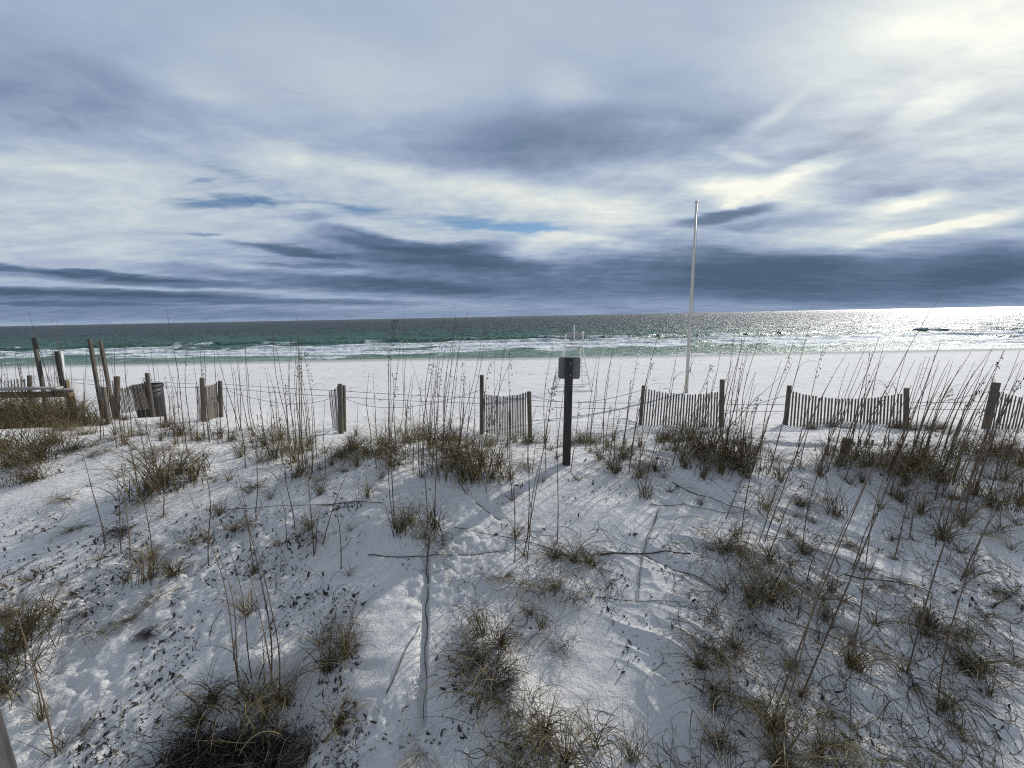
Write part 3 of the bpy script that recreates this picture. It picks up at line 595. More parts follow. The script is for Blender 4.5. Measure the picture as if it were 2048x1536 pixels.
def stalk(p, tip, seeded, parent, near):
    r = random.Random(int(p.x * 1000) + int(p.y * 777)); n = 14
    ax = tip - p; L = ax.length; side = ax.cross(Vector((0, 1, 0))).normalized()
    b1 = r.uniform(-.02, .045) * L; b2 = r.uniform(-.01, .01) * L
    pts = []
    for i in range(n + 1):
        t = i / n; pts.append(p + ax * t + side * (b1 * math.sin(PI * t) * (1 if ax.x > 0 else -1) + b2 * math.sin(2.7 * PI * t)) + Vector((0, .02 * math.sin(PI * t), 0)))
    r0_ = r.uniform(.0050, .0066) * (1.0 if p.y > 4 else .62 + .095 * p.y) * (1 + .06 * max(0, p.y - 4)); tb = r.uniform(.25, .75)
    rad = [r0_ * (1 - .72 * (i / n)) * (1.25 if i in (3, 6, 9) else 1) for i in range(n + 1)]
    mb = MB(); mb.tube([p - ax.normalized() * .03] + pts, [r0_] + rad, 5, [tb] * 1 + [min(1, tb + .25 * (i / n)) for i in range(n + 1)])
    ob = mb.build('stalk', M['stalk'], parent, smooth=True)
    for q in range(r.choice([0, 1, 1, 2, 3])):      # dry curled leaf on the stalk
        k = r.randint(2, 9); az = r.choice([0, 0, PI, r.uniform(0, 2*PI)])
        bp = [pts[k] + w_ for w_ in blade_pts(r.uniform(.15, .48) * min(1, L), r.uniform(.15, .5), r.uniform(1.3, 3.2), az, 9, r.gauss(0, .8))]
        lf = MB(); lf.tube(bp, [(.0026) * (1 + .08 * max(0, p.y - 4)) * (1 - .75 * i / 9) for i in range(10)], 3, r.uniform(.2, .7), cap=False)
        lf.build('leaf', M['blade'], parent)
    if seeded:
        sh = MB(); d = ax.normalized()
        for q in range(r.randint(9, 15)):
            t = r.uniform(.0, .26); c = along(pts, t) + Vector((r.gauss(.012, .014), r.gauss(0, .012), 0))
            dr = Vector((r.uniform(-.3, 1), r.uniform(-.4, .4), r.uniform(-1, .2))).normalized(); ln = r.uniform(.012, .026) * (1 + .05 * p.y)
            sh.tube([c, c + dr * ln * .35, c + dr * ln * .7, c + dr * ln], [.001, .0055, .005, .001], 5, r.random())
            sh.tube([c, along(pts, t)], .0009, 3, .5)
        sh.tube([pts[-5], pts[-4], pts[-3], pts[-2], tip], [.0014] * 5, 4, .5)
        s_ = sh.build('seed_head', M['seed'], parent)
KW = {'dense': 'dense bushy brown', 'olive': 'bushy olive green', 'arch': 'long-leaved arching', 'upright': 'upright spiky', 'sparse': 'thin sparse', 'droop': 'flattened dead', 'straw': 'pale straw-coloured', 'shade_thatch': 'shade-painted black matted'}
LM = [('the dark signpost', ground(1132, 928)), ('the sagging fence panel', ground(1365, 858)), ('the steep-slatted fence', ground(1015, 865)), ('the longest fence panel', ground(1690, 852)),
      ('the dark hollow', ground(470, 1480)), ('the boardwalk', ground(90, 812)), ('the edge-on fence panel', ground(675, 864)), ('the rightmost post', ground(1968, 866)),
      ('the thick fallen stick', ground(1287, 1110)), ('the long sand furrow', ground(853, 1230)), ('the buried stubs', ground(1760, 890)), ('the small grey sign post', ground(212, 835)),
      ('the black bin', ground(260, 815)), ('the lower right slope', ground(1900, 1450)), ('the bare bottom sand', ground(1250, 1380)), ('the far right slope', ground(2040, 1100))]
ORD = ['nearest', 'second nearest', 'third nearest', 'fourth nearest', 'fifth nearest', 'sixth nearest', 'seventh nearest', 'eighth nearest', 'ninth nearest', 'tenth nearest', 'eleventh nearest', 'twelfth nearest']
cells = {}
for q in plants:
    lm = min(LM, key=lambda a: (a[1] - q['p']).length); d = q['p'] - lm[1]
    dr = ('seaward of' if d.y > 0 else 'on the near side of') if abs(d.y) > abs(d.x) else ('right of' if d.x > 0 else 'left of')
    cells.setdefault((lm[0], dr, bool(q['st']), q['kind']), []).append((d.length, q))
for (lm, dr, hs, kd), lst in cells.items():
    lst.sort(key=lambda a: a[0])
    for i, (_, q) in enumerate(lst):
        kw = KW[kd] if len(lm.split()) < 5 else KW[kd].split()[0]
        o = '' if len(lst) == 1 else ORD[min(i, 11)] + ' '
        if hs: q['label'] = f"{o}{KW[kd].split()[0]} sea oats {dr} {lm}"
        else: q['label'] = f"{o}{kw} grass tuft {dr} {lm}"
ni = {}
for q in plants:
    k = q['kind']; i = ni.get(k, 0); ni[k] = i + 1
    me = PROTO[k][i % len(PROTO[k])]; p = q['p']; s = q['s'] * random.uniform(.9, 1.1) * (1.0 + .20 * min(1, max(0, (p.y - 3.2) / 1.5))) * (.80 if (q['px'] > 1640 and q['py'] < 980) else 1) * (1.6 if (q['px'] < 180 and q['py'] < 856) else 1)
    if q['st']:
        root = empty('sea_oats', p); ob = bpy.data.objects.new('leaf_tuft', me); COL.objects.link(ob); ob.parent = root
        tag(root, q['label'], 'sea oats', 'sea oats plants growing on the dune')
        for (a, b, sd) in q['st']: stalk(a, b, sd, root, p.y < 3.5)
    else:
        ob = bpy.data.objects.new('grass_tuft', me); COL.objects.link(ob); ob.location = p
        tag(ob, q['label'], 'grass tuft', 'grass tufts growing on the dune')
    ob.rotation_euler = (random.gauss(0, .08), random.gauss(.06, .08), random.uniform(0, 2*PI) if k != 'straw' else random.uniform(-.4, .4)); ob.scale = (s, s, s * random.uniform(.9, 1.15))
print('plants', len(plants))

# ------------------------------------------------------------------ litter and straw (stuff)
def litter():
    r = random.Random(11); mb = MB(); cnt = 0
    pxs = []
    while cnt < 16000:
        z = r.random()
        if z < .6: px, py = r.uniform(0, 720), r.uniform(1010, 1536)
        elif z < .76: px, py = r.uniform(560, 1260), r.uniform(940, 1500)
        elif z < .9: px, py = r.uniform(1200, 2048), r.uniform(920, 1500)
        else: px, py = r.uniform(0, 2048), r.uniform(870, 1000)
        pxs.append((px, py)); cnt += 1
    A = np.array(pxs); D = np.array([tuple(pdir(a, b)) for a, b in pxs])
    H = 2.5; t = -(-H) / -D[:, 2]; t = H / -D[:, 2]
    X = D[:, 0] * t; Y = D[:, 1] * t
    for it in range(6):
        Z = height(X, Y, False); t = (EYE.z - Z) / -D[:, 2]; X = D[:, 0] * t; Y = D[:, 1] * t
    keep = (fbm(X / .5, Y / .45, 3, 205) + .06 > RNG.random(len(X)) * .16 + .0) & (Y < 9)
    X = X[keep]; Y = Y[keep]; Z = height(X, Y)
    for x, y, z in zip(X, Y, Z):
        L = r.uniform(.008, .03) * r.choice([.6, .8, 1, 1.2, 2.2]); az = r.uniform(0, 2*PI); pts = [Vector((x, y, z - .002)) + w_ for w_ in blade_pts(L, r.uniform(.1, 1.2), r.uniform(-1, 2.4), az, 3, r.gauss(0, 2.0))]
        w = L * r.uniform(.06, .22); mb.tube(pts, [w * .6, w, w * .8, w * .2], 3, r.random()**1.5, cap=False)
    o = mb.build('leaf_litter', M['litter']); tag(o, 'small dark curled bits of dead leaf scattered over the sand', 'leaf litter', kind='stuff')
    # thin fallen blades
    mb = MB(); n = 4400
    for i in range(n):
        z = r.random()
        if z < .5: px, py = r.uniform(1330, 2048), r.uniform(960, 1530)
        elif z < .7: px, py = r.uniform(200, 1300), r.uniform(880, 990)
        elif z < .85: px, py = r.uniform(880, 1250), r.uniform(1080, 1530)
        else: px, py = r.uniform(40, 720), r.uniform(1000, 1530)
        d = pdir(px, py); t = 2.4 / -d.z; x, y = d.x * t, d.y * t
        if y > 8.5 or fbm(x / .7, y / .6, 2, 209) < -.06: continue
        L = r.uniform(.08, .38); az = r.uniform(0, 2*PI); k = r.gauss(0, 3.2) ; P2 = []
        cx, cy = x, y
        for j in range(9): P2.append((cx, cy)); cx += math.cos(az) * L / 8; cy += math.sin(az) * L / 8; az += k / 8 * .6
        P2 = np.array(P2); zz = height(P2[:, 0], P2[:, 1]); lift = r.choice([0, 0, .02, .05])
        pts = [(P2[j, 0], P2[j, 1], zz[j] + .001 + lift * math.sin(PI * j / 8)) for j in range(9)]
        w = r.uniform(.0014, .0026); mb.tube(pts, [w, w, w, w, w*.9, w*.8, w*.7, w*.5, w*.3], 3, min(1, max(0, r.gauss(.35, .25))), cap=False)
    o = mb.build('fallen_grass', M['blade']); tag(o, 'thin curled dead grass blades lying loose on the sand', 'fallen grass', kind='stuff')
litter()

def wrack():
    r = random.Random(5); mb = MB()
    for i in range(420):
        if r.random() < .6: x = r.uniform(-30, 38); y = r.choice([17.5, 22.0, 29.5]) + .8 * math.sin(x / 6) + r.gauss(0, .25)
        else: x = r.uniform(-22, 26); y = r.uniform(11.5, 33)
        z = gz(x, y); az = r.gauss(0, .5); L = r.uniform(.03, .16); w = r.uniform(.004, .012)
        mb.tube([(x - L * math.cos(az), y - L * math.sin(az), z), (x, y + r.gauss(0, .01), z + w), (x + L * math.cos(az), y + L * math.sin(az), z)], [w * .3, w, w * .3], 4, r.random() * .6, cap=False)
    tag(mb.build('wrack', M['litter']), 'scattered flecks of dry seaweed on the flat beach', 'seaweed bits', kind='stuff')
wrack()
# ------------------------------------------------------------------ fallen stalks
def fallen(pxl, rad, mat, label, lift=0.0):
    pts = [ground(*a) for a in pxl]; P3 = []
    for a, b in zip(pts[:-1], pts[1:]):
        n = max(3, int((b - a).length / .06))
        for i in range(n): q = a.lerp(b, i / n); P3.append(q)
    P3.append(pts[-1]); m = len(P3)
    for i, q in enumerate(P3):
        z = max(gz(q.x, q.y), gz(q.x + .015, q.y), gz(q.x, q.y + .015)) + rad * .5 + lift * math.sin(PI * i / (m - 1)) - max(0, random.gauss(0, 1)) * rad * .9; q.z = z; wob_ = .010 * math.sin(i * .9 + rad * 9000) + random.gauss(0, .003); q.x += wob_; q.y += wob_ * .6
    for _ in range(2):
        for i in range(1, m - 1): P3[i].z = .4 * P3[i].z + .6 * max(P3[i].z, .5 * (P3[i-1].z + P3[i+1].z))
    mb = MB(); mb.tube(P3, [rad * (1 - .4 * i / (m - 1)) for i in range(m)], 5, .4)
    o = mb.build('fallen_stalk', M[mat], origin=P3[0], smooth=True); tag(o, label, 'fallen stalk', 'dead stalks lying on the sand')
FS = [([(856,1080),(853,1230),(850,1450)], .005, 'stalk', 'long straight dead stalk lying along the deep sand furrow'),
 ([(735,1113),(900,1112),(1010,1103)], .005, 'stalk', 'dead stalk crossing the top end of the long furrow'),
 ([(1200,1110),(1290,1110),(1382,1107)], .009, 'litter', 'thick dark stick lying across two pale sand ridges'),
 ([(1288,1112),(1400,1160),(1440,1182)], .005, 'stalk', 'stalk slanting down right from the thick dark stick'),
 ([(1318,1020),(1286,1108),(1275,1200)], .004, 'stalk', 'straight stalk half buried under the thick dark stick'),
 ([(915,968),(960,1015),(1000,1040)], .005, 'stalk', 'curved stalk on open sand below the dense central clumps'),
 ([(1345,965),(1420,995),(1500,1026)], .006, 'stalk', 'slanting stalk on the sand below the densest right clumps'),
 ([(1300,1008),(1390,1017),(1495,1024)], .004, 'stalk', 'nearly level stalk meeting the end of a slanting one'),
 ([(645,1012),(700,1006),(765,1009)], .006, 'stalk', 'short level stalk left of the two upright central tufts'),
 ([(905,1055),(1060,1085),(1290,1172)], .0035, 'stalk', 'thin wiry stalk running through the arching olive tufts'),
 ([(1190,1195),(1300,1203),(1378,1205)], .0035, 'stalk', 'thin level stalk on smooth bare sand'),
 ([(1985,1218),(2020,1190),(2047,1166)], .009, 'litter', 'dark broken stick poking out at the right edge'),
 ([(1690,1150),(1780,1165),(1865,1190)], .006, 'litter', 'dark stalk among flattened leaves on the right slope'),
 ([(38,968),(85,956),(130,944)], .007, 'stalk', 'stalk on smooth sand below the olive clumps at left'),
 ([(0,1158),(40,1140),(75,1118)], .005, 'stalk', 'dark stalk on the smooth sand at the left edge'),
 ([(240,1247),(330,1190),(440,1106)], .0035, 'straw', 'long pale straw slanting over crusted sand on the left'),
 ([(232,1475),(255,1400),(287,1310)], .003, 'straw', 'short pale straw beside the dark hollow'),
 ([(770,1390),(800,1330),(838,1252)], .005, 'stalk', 'slanting stalk just left of the long furrow'),
 ([(410,1020),(560,1012),(700,1008)], .003, 'stalk', 'thin wire-like stalk across the left slope'),
 ([(1530,1070),(1700,1130),(1900,1215)], .004, 'stalk', 'long thin stalk slanting over the rippled right slope'),
 ([(1570,1240),(1740,1300),(1860,1340)], .004, 'stalk', 'thin stalk in a sand ridge among the lower right tufts')]
for a in FS: fallen(*a)

# ------------------------------------------------------------------ sign post (seen from behind)
def rounded_plate(mb, c, wv, hv, tv, w, h, t, r):
    out = []
    for (sx, sy, a0) in ((1, 1, 0), (-1, 1, 90), (-1, -1, 180), (1, -1, 270)):
        for k in range(5):
            a = math.radians(a0 + k * 22.5); out.append((sx * (w/2 - r) + r * math.cos(a), sy * (h/2 - r) + r * math.sin(a)))
    n = len(out); vs = [c + wv * x + hv * y + tv * (t/2) for x, y in out] + [c + wv * x + hv * y - tv * (t/2) for x, y in out]
    fs = [tuple(range(n)), tuple(range(2*n-1, n-1, -1))] + [(i, i + n, (i+1) % n + n, (i+1) % n) for i in range(n)]
    mb.add(vs, fs)
b = ground(1132, 928); top = atY(1138.5, 715, b.y)
root = empty('sign_post', b); tag(root, 'dark square timber post with the blank grey back of a rounded sign', 'sign post')
mb = MB(); mb.beam(b - Vector((0, 0, .2)), top, .098, .098, bev=.006); mb.build('post', M['dark_wood'], root)
cpt = atY(1138.5, 736, b.y + .058); ax = (top - b).normalized(); wv = Vector((1, -.05, 0)).normalized(); wv = (wv - ax * wv.dot(ax)).normalized(); tv = wv.cross(ax)
pw = (atY(1160.5, 736, b.y + .058) - atY(1117, 736, b.y + .058)).length; ph_ = (atY(1138, 714, b.y + .058) - atY(1138, 757.5, b.y + .058)).length
mb = MB(); rounded_plate(mb, cpt, wv, ax, tv, pw, ph_, .004, .03); mb.build('sign_plate', M['sign_back'], root)
mb = MB()
for dz in (.08, -.08): mb.tube([cpt + ax * dz + tv * .02 + Vector((.0, -.11, 0)), cpt + ax * dz + Vector((0, -.102, 0))], .009, 8)
mb.build('bolt', M['grey_metal'], root)

# ------------------------------------------------------------------ flagpole
b = atY(1372, 794, 14.6); b.z = gz(b.x, b.y); t_ = atY(1393, 407, 14.6)
root = empty('flagpole', b); tag(root, 'tall bare cream flagpole standing on the beach against the sea', 'flagpole')
mb = MB(); mb.tube([b - Vector((0, 0, .3)), b.lerp(t_, .3), b.lerp(t_, .65), t_], [.062, .058, .046, .034], 14); mb.build('pole', M['pole'], root, smooth=True)
mb = MB(); mb.lathe([(.03, 0), (.06, .02), (.068, .05), (.05, .085), (.02, .1)], t_, 12); mb.build('finial', M['pole'], root)
mb = MB(); mb.tube([b + Vector((.11, -.02, .9)), b.lerp(t_, .5) + Vector((.09, 0, 0)), t_ + Vector((.05, 0, -.03))], .006, 5); mb.build('halyard', M['rope'], root)
mb = MB(); mb.beam(b + Vector((.09, -.03, .8)), b + Vector((.09, -.03, 1.0)), .03, .03); mb.build('cleat', M['grey_metal'], root)

# ------------------------------------------------------------------ lifeguard stand (white tube frame)
Ys = 15.4
fl, fr = atY(1112, 781, Ys), atY(1183, 782, Ys)      # near feet
def gnd(v): return Vector((v.x, v.y, gz(v.x, v.y)))
c = (fl + fr) / 2; base = gnd(c)
root = empty('lifeguard_stand', base); tag(root, 'white tubular lifeguard chair standing empty on the beach', 'lifeguard chair')
sTopL, sTopR = atY(1131.5, 668, Ys + .55), atY(1166, 663, Ys + .5)
seatL, seatR = atY(1132, 695, Ys + .5), atY(1165, 695, Ys + .5)
nl, nr_ = gnd(fl), gnd(fr); fl2, fr2 = gnd(fl + Vector((.12, 1.3, 0))), gnd(fr + Vector((-.12, 1.3, 0)))
T = .022
for (a, s1, s2) in ((nl, seatL, sTopL), (nr_, seatR, sTopR)):
    mb = MB(); mb.tube([a - Vector((0,0,.1)), s1, s1.lerp(s2, .5), s2], T, 8); mb.build('leg', M['white_metal'], root, smooth=True)
for (a, s1) in ((fl2, seatL + Vector((0, .5, -.02))), (fr2, seatR + Vector((0, .5, -.02)))):
    mb = MB(); mb.tube([a - Vector((0,0,.1)), s1, s1 + Vector((0, -.0, .32))], T, 8); mb.build('leg', M['white_metal'], root, smooth=True)
for k in (.16, .36, .56, .76):
    mb = MB(); mb.tube([nl.lerp(seatL, k), nr_.lerp(seatR, k)], T * .8, 6); mb.build('rung', M['white_metal'], root)
for (a, b_) in ((nl, fl2), (nr_, fr2)):
    mb = MB(); s1 = seatL if a is nl else seatR
    mb.tube([a.lerp(s1, .16), b_.lerp(s1 + Vector((0, .5, 0)), .16)], T * .8, 6); mb.tube([a.lerp(s1, .6), b_.lerp(s1 + Vector((0, .5, 0)), .6)], T * .8, 6)
    mb.build('side_rail', M['white_metal'], root)
mb = MB(); mb.tube([nr_.lerp(seatR, .38), nl.lerp(seatL, .82)], T * .7, 6); mb.tube([fl2.lerp(seatL, .9), fl2.lerp(seatL, .9) + Vector((-.25, -.35, -.3))], T * .7, 6); mb.build('brace', M['white_metal'], root)
mb = MB(); mb.tube([fl2 + Vector((-.15, 0, .03)), fr2 + Vector((.15, 0, .03))], T, 6); mb.tube([nl + Vector((-.1, 0, .03)), nr_ + Vector((.1, 0, .03))], T, 6); mb.build('ground_skid', M['white_metal'], root)
sw = (seatR - seatL); mid = (seatL + seatR) / 2
mb = MB(); mb.beam(seatL + Vector((0, .25, 0)), seatR + Vector((0, .25, 0)), .5, .04, ref=(0, 0, 1)); mb.build('seat', M['grey_metal'], root)
mb = MB(); rounded_plate(mb, (sTopL + sTopR) / 2 - Vector((0, .02, .09)), sw.normalized(), Vector((0, 0, 1)), Vector((0, 1, 0)), sw.length * .93, .22, .02, .07); mb.build('backrest', M['grey_metal'], root)
mb = MB(); a = (sTopL + sTopR) / 2 - Vector((-.1, .02, .30)); rounded_plate(mb, a, sw.normalized(), Vector((0, 0, 1)), Vector((0, 1, 0)), sw.length * .92, .11, .02, .02); mb.build('lower_backrest', M['grey_metal'], root)
mb = MB(); mb.tube([sTopL.lerp(seatL, .55), sTopR.lerp(seatR, .55)], T, 6); mb.tube([sTopL.lerp(seatL, .12), sTopR.lerp(seatR, .12)], T * .6, 6); mb.build('back_rail', M['white_metal'], root)
mb = MB(); m0 = atY(1148.5, 696, Ys + .45); mb.tube([m0, atY(1148.5, 649, Ys + .45)], .019, 8); mb.build('mast', M['white_metal'], root)

# ------------------------------------------------------------------ sand fences
def post(mb, bp, tp, Y, w, square=False):
    b = atY(*bp, Y); t = atY(*tp, Y); g_ = gz(b.x, b.y); 
    low = b + (b - t).normalized() * .25; low.z = min(low.z, g_ - .1)
    if square: mb.beam(low, t, w, w)
    else:
        mb.tube([low, b, b.lerp(t, .5), t - (t - b).normalized() * .012, t], [w * .52, w * .52, w * .5, w * .49, w * .44], 12)
    return b, t
def fence(label, P0, P1, n, sagtop, mats=('post_wood', 'slat_wood'), extra=None, group='slatted sand fences along the dune'):
    """P = (bottom px,py, top px,py, Y, width); slats run from (x,top,bottom) of start to end"""
    Y0, Y1 = P0[4], P1[4]; b0 = atY(P0[0], P0[1], Y0); b1_ = atY(P1[0], P1[1], Y1)
    root = empty('sand_fence', Vector((b0.x, b0.y, gz(b0.x, b0.y)))); tag(root, label, 'sand fence', group)
    for P_ in (P0, P1):
        if P_[5] > 0:
            mb = MB(); post(mb, (P_[0], P_[1]), (P_[2], P_[3]), P_[4], P_[5]); mb.build('post', M[mats[0]], root, smooth=False)
    (xa, ta, ba), (xb, tb, bb), (xat, xbt) = sagtop[0], sagtop[1], sagtop[2]; sg = sagtop[3]
    mb = MB(); r = random.Random(int(xa)); tops = []; sw_ = min(.034, .52 * (atY(xa, ta, Y0) - atY(xb, tb, Y1)).length / n)
    for i in range(n):
        u = (i + .5) / n; Y = 1 / ((1 - u) / Y0 + u / Y1) + r.uniform(-.015, .015)
        s = 4 * u * (1 - u)
        x = xa + (xb - xa) * u; xt = xat + (xbt - xat) * u
        rv = Vector((-(b1_ - b0).y, (b1_ - b0).x, 0)).normalized(); top_ = atY(xt + r.gauss(0, .5), ta + (tb - ta) * u + sg * s + r.gauss(0, .8), Y); bot = atY(x, ba + (bb - ba) * u, Y)
        bot = bot + (bot - top_).normalized() * .12
        mb.beam(bot, top_, sw_, .009, ref=rv + Vector((r.gauss(0, .12), 0, 0)), bev=.0015); tops.append((bot, top_))
    mb.build('slat_panel', M[mats[1]], root)
    mb = MB()
    for k in (.35, .62, .88): mb.tube([a.lerp(b_, k) + Vector((0, -.008 if j % 2 else .008, 0)) for j, (a, b_) in enumerate(tops)], .0022, 4)
    mb.build('binding_wire', M['rope'], root)
    if extra:
        for e in extra:
            mb = MB(); post(mb, *e); mb.build('post', M[mats[0]], root)
# left small group (x 223..305)
fence('pale slatted fence panel in front of the black bin', (234, 822, 234, 753, 9.7, .12), (303, 811, 294, 746, 10.4, .10), 24, ((243, 776, 818), (303, 762, 808), (238, 291), 3))
fence('short dark slatted end beside the pale panel by the bin', (231, 822, 227, 758, 9.75, 0), (229, 822, 224, 758, 10.1, 0), 3, ((232, 762, 815), (227, 760, 812), (229, 223), 0))
fence('short pale fence panel between the bin and the edge-on panel', (408, 841, 404, 756, 9.0, .10), (442, 828, 440, 762, 9.9, .10), 16, ((414, 772, 834), (436, 765, 826), (411, 434), 2))
fence('dark splayed slats left of the short pale panel', (400, 840, 392, 770, 9.1, 0), (402, 840, 398, 770, 9.3, 0), 4, ((397, 770, 840), (403, 772, 840), (390, 398), 0))
fence('edge-on fence panel standing alone near the picture middle', (682, 866, 680, 768, 7.75, .098), (666, 857, 657, 780, 8.6, 0), 9, ((680, 772, 862), (665, 782, 855), (675, 657), 2), extra=[((688, 850), (687, 771), 8.2, .09)])
fence('fence panel just left of the signpost with steep slats', (963.5, 853, 963.5, 750, 7.95, .088), (1060, 871, 1058, 783, 7.35, .088), 26, ((968, 788, 853), (1052, 784, 872), (968, 1053), 6))
fence('fence panel behind the dense grass right of the signpost', (1281, 844, 1287, 771, 8.1, .075), (1442, 864, 1444.5, 759, 7.4, .092), 27, ((1284, 776, 843), (1435, 783, 860), (1290, 1438), 9))
fence('longest fence panel standing between two short posts', (1571, 849, 1579, 771, 7.75, .085), (1812, 856, 1813, 776, 7.55, .088), 34, ((1578, 783, 850), (1803, 786, 855), (1583, 1806), 13))
fence('fence panel running out at the right edge from a leaning post', (1969, 868, 1993, 765, 6.95, .115), (2140, 880, 2160, 780, 6.7, .1), 24, ((1980, 782, 868), (2130, 785, 878), (1997, 2150), 14))
fence('faint fence panel at the left edge behind the boardwalk', (-30, 790, -35, 750, 11.5, .1), (60, 782, 59, 751, 11.2, .1), 12, ((-25, 758, 790), (54, 756, 786), (-28, 52), 2))
# buried fence stubs
def stub(px, py, h, w, label, slat=True):
    b = ground(px, py); r = random.Random(px); hh = h / F * b.y * 1.05
    mb = MB(); t = b + Vector((r.uniform(-.06, .1) * hh, r.uniform(-.05, .05) * hh, hh))
    if slat: mb.beam(b - Vector((0, 0, .08)), t, w, .01, ref=(r.gauss(0, .3), 1, 0), bev=.0015)
    else: mb.tube([b - Vector((0, 0, .1)), b.lerp(t, .5), t], [w * .5, w * .5, w * .46], 12)
    o = mb.build('fence_stub' if slat else 'post_stub', M['post_wood'], origin=b); tag(o, label, 'stub', 'tips of a buried fence')
stub(1688, 905, 31, .10, 'thick round stub of a buried post left of the slat tips', False)
for i, (x, y0, y1) in enumerate([(1706, 884, 893), (1719, 878, 893), (1731, 879, 893), (1743, 879, 892), (1768, 881, 892), (1780, 884, 892), (1812, 885, 892)]):
    stub(x, y1, y1 - y0, .034, f'slat tip of the buried fence, {["leftmost", "second", "third", "fourth", "fifth", "sixth", "seventh"][i]} from the thick stub')
stub(1794, 922, 36, .034, 'long slat tip leaning out of grass below the buried row')
stub(333, 846, 24, .055, 'small buried post stub below the black bin', False)

# ------------------------------------------------------------------ ropes between the fences
def rope(pts, label, rad=.0055):
    P3 = [atY(*a) for a in pts]
    if len(P3) == 2: P3 = [P3[0], P3[0].lerp(P3[1], .5) - Vector((0, 0, .015)), P3[1]]
    Q = []
    a, m, c_ = P3; n = 16
    # parabola through three points
    for i in range(n + 1):
        t = i / n; Q.append(a * (2 * (t - .5) * (t - 1)) + m * (4 * t * (1 - t)) + c_ * (2 * t * (t - .5)))
    mb = MB(); mb.tube(Q, rad, 5); o = mb.build('rope', M['rope'], origin=Q[0], smooth=True); tag(o, label, 'rope', 'ropes strung between the fence posts')
rope([(60, 753, 11.1), (228, 762, 9.75)], 'upper rope from the boardwalk to the panel by the bin')
rope([(64, 757, 11.1), (228, 772, 9.75)], 'lower rope from the boardwalk to the panel by the bin')
rope([(300, 762, 10.3), (400, 768, 9.05)], 'upper rope behind the black bin')
rope([(300, 771, 10.3), (400, 775, 9.05)], 'lower rope behind the black bin')
rope([(444, 768, 9.85), (676, 781, 7.8)], 'top rope from the short pale panel to the edge-on panel')
rope([(444, 776, 9.85), (676, 793, 7.8)], 'middle rope from the short pale panel to the edge-on panel')
rope([(444, 777, 9.85), (560, 806, 8.7), (660, 797, 8.4)], 'sagging rope left of the edge-on panel')
rope([(688, 782, 7.9), (962, 796, 7.9)], 'top rope right of the edge-on panel')
rope([(688, 794, 7.9), (962, 807, 7.9)], 'middle rope right of the edge-on panel')
rope([(688, 795, 7.9), (800, 815, 7.9), (962, 780, 7.9)], 'sagging rope right of the edge-on panel')
rope([(1062, 801, 7.4), (1284, 806, 8.0)], 'top rope behind the signpost')
rope([(1062, 812, 7.4), (1283, 818, 8.0)], 'lower rope behind the signpost')
rope([(1062, 790, 7.4), (1165, 804, 7.7), (1286, 779, 8.0)], 'sagging rope behind the signpost')
rope([(1064, 842, 7.4), (1190, 827, 7.7), (1284, 808, 8.0)], 'low slanting rope behind the signpost')
rope([(1446, 808, 7.45), (1576, 808, 7.7)], 'upper rope in the gap left of the longest panel')
rope([(1446, 821, 7.45), (1574, 822, 7.7)], 'lower rope in the gap left of the longest panel')
rope([(1446, 829, 7.45), (1520, 806, 7.6), (1577, 790, 7.7)], 'slanting rope in the gap left of the longest panel')
rope([(1815, 804, 7.55), (1982, 803, 7.0)], 'upper rope in the gap right of the longest panel')
rope([(1815, 817, 7.55), (1979, 818, 7.0)], 'lower rope in the gap right of the longest panel')
rope([(1815, 818, 7.55), (1900, 800, 7.3), (1988, 781, 7.0)], 'slanting rope by the leaning rightmost post')

# ------------------------------------------------------------------ left edge: boardwalk, posts, signs, bin
a = ground(60, 812)
Yb = 9.0
root = empty('boardwalk', ground(75, 812)); tag(root, 'low grey and brown wooden boardwalk rail sunk behind olive grass', 'boardwalk')
mb = MB(); mb.beam(atY(-60, 780, Yb - .2), atY(120, 775.5, Yb), .19, .05, ref=(0, 0, 1)); mb.build('top_rail', M['rail_wood'], root)
mb = MB(); mb.beam(atY(106, 780, Yb + .1), atY(151, 779, Yb + .25), .16, .045, ref=(0, 0, 1)); mb.build('end_rail', M['rail_wood'], root)
mb = MB()
for k in range(1): mb.beam(atY(-60, 792 + k * 13, Yb - .12), atY(146, 789 + k * 13, Yb + .14), .04, .15, ref=(0, 0, 1)) if False else mb.beam(atY(-60, 791 + k * 13, Yb - .12), atY(140, 788 + k * 13, Yb + .14), .04, .142, ref=(0, 0, 1))
mb.build('side_board', M['brown_wood'], root)
mb = MB(); mb.beam(atY(147, 822, Yb + .2), atY(141, 782, Yb + .2), .10, .10); mb.build('post', M['brown_wood'], root)
def single(name, cat, label, parts):
    b = parts[0][1]; root = empty(name, Vector((b.x, b.y, gz(b.x, b.y)))); tag(root, label, cat)
    for (nm, p0, p1, w, d, mat, ref) in parts:
        mb = MB(); q0 = Vector(p0)
        if nm == 'post': q0 = q0 + (Vector(p0) - Vector(p1)).normalized() * .3; q0.z = min(q0.z, gz(q0.x, q0.y) - .1)
        mb.beam(q0, p1, w, d, ref=ref); mb.build(nm, M[mat], root)
single('marker_post', 'post', 'tall dark leaning post with a black board at its top left end', [('post', atY(84, 775, 9.6), atY(68, 678, 9.6), .07, .07, 'post_wood', None), ('board', atY(74, 698, 9.54), atY(68, 675, 9.54), .10, .03, 'black', (0, 1, 0))])
single('edge_on_sign', 'sign', 'black edged board with a white face seen nearly edge-on', [('post', atY(135, 778, 9.4), atY(131, 760, 9.4), .09, .09, 'brown_wood', None), ('board', atY(126, 777, 9.35), atY(113, 703, 9.35), .085, .30, 'black', (-0.77, .64, 0))])
rt = bpy.data.objects['edge_on_sign']
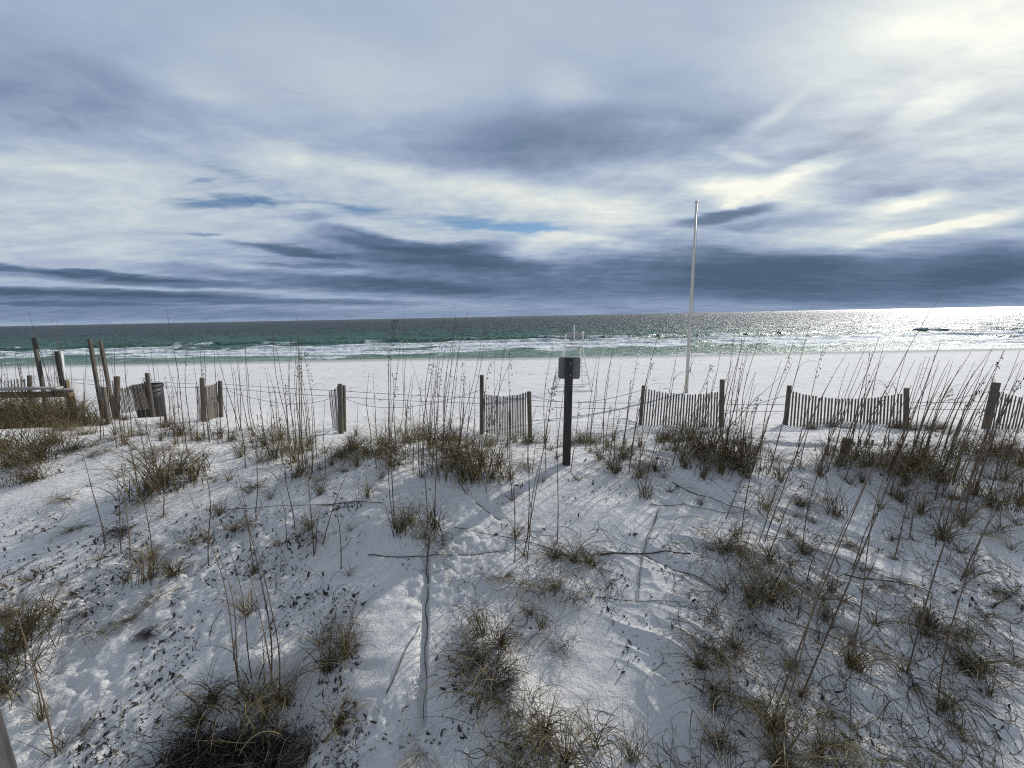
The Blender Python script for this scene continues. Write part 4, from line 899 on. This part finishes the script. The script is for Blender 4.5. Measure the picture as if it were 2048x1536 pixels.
mb = MB(); q = [atY(120, 703, 9.45), atY(126, 702, 9.95), atY(130.5, 755, 9.8), atY(129.5, 764, 9.5)]; n_ = Vector((.012, 0, 0))
mb.add([v for v in q] + [v + n_ for v in q], [(0, 1, 2, 3), (7, 6, 5, 4), (0, 4, 5, 1), (1, 5, 6, 2), (2, 6, 7, 3), (3, 7, 4, 0)]); mb.build('sign_face', M['white_paint'], rt)
b0 = atY(199, 800, 10.6); b1 = atY(222, 798, 10.6)
single('gate_post', 'post', 'left of two tall square posts leaning side by side', [('post', b0, atY(179, 678, 10.6), .075, .075, 'post_wood', None)])
single('gate_post', 'post', 'right of two tall square posts leaning side by side', [('post', b1, atY(200.5, 681, 10.6), .075, .075, 'post_wood', None)])
single('small_sign', 'sign', 'small grey sign back on a low post before the twin posts', [('post', atY(216, 835, 8.9), atY(207, 775, 8.9), .075, .075, 'post_wood', None), ('sign_plate', atY(208, 797, 8.96), atY(206, 773.5, 8.96), .24, .012, 'sign_back', (0, 1, 0))])
# black bin
c = atY(300, 806, 11.2); bz = gz(c.x, c.y); zb = min(bz, c.z) - .05; zt = atY(300, 769, 11.2).z; rb = (atY(332, 780, 11.2) - atY(268, 780, 11.2)).length / 2 * .78
h_ = zt - zb
root = empty('trash_bin', Vector((c.x, c.y, bz))); tag(root, 'black tapered bin with a thick rim behind the pale fence slats', 'bin')
mb = MB(); prof = [(rb * .84, 0), (rb * .87, h_ * .1), (rb * .93, h_ * .6), (rb * .95, h_ * .62), (rb * .94, h_ * .66), (rb * .97, h_ * .93), (rb * .90, h_ * .93), (rb * .78, .06), (.01, .06)]
mb.lathe(prof, (c.x, c.y, zb), 28); mb.build('body', M['bin'], root, smooth=True)
mb = MB(); mb.lathe([(rb * .98, h_ * .90), (rb * 1.04, h_ * .92), (rb * 1.04, h_ * .985), (rb * 1.0, h_), (rb * .93, h_), (rb * .92, h_ * .9)], (c.x, c.y, zb), 28); mb.build('rim', M['bin'], root, smooth=True)
for s_ in (-1, 1):
    mb = MB(); mb.tube([Vector((c.x + s_ * rb * .97, c.y - .1, zb + h_ * .82)), Vector((c.x + s_ * rb * 1.08, c.y - .08, zb + h_ * .82)), Vector((c.x + s_ * rb * 1.08, c.y + .08, zb + h_ * .82)), Vector((c.x + s_ * rb * .97, c.y + .1, zb + h_ * .82))], .012, 6); mb.build('handle', M['bin'], root)

# corner of the railing the picture was taken from
pr = atY(6, 1480, 1.0); zg = gz(pr.x - .05, pr.y)
root = empty('railing', Vector((pr.x - .05, pr.y, zg))); tag(root, 'grey wooden railing post cut off by the bottom left corner', 'railing')
mb = MB(); mb.beam((pr.x - .085, pr.y, zg - .1), (pr.x - .085, pr.y, 3.3), .09, .09); mb.build('post', M['corner_wood'], root)
mb = MB(); mb.beam((pr.x - 1.6, pr.y - .05, 3.33), (pr.x - .04, pr.y - .05, 3.33), .14, .04, ref=(0, 0, 1)); mb.build('hand_rail', M['rail_wood'], root)
print('objects', len(bpy.data.objects))
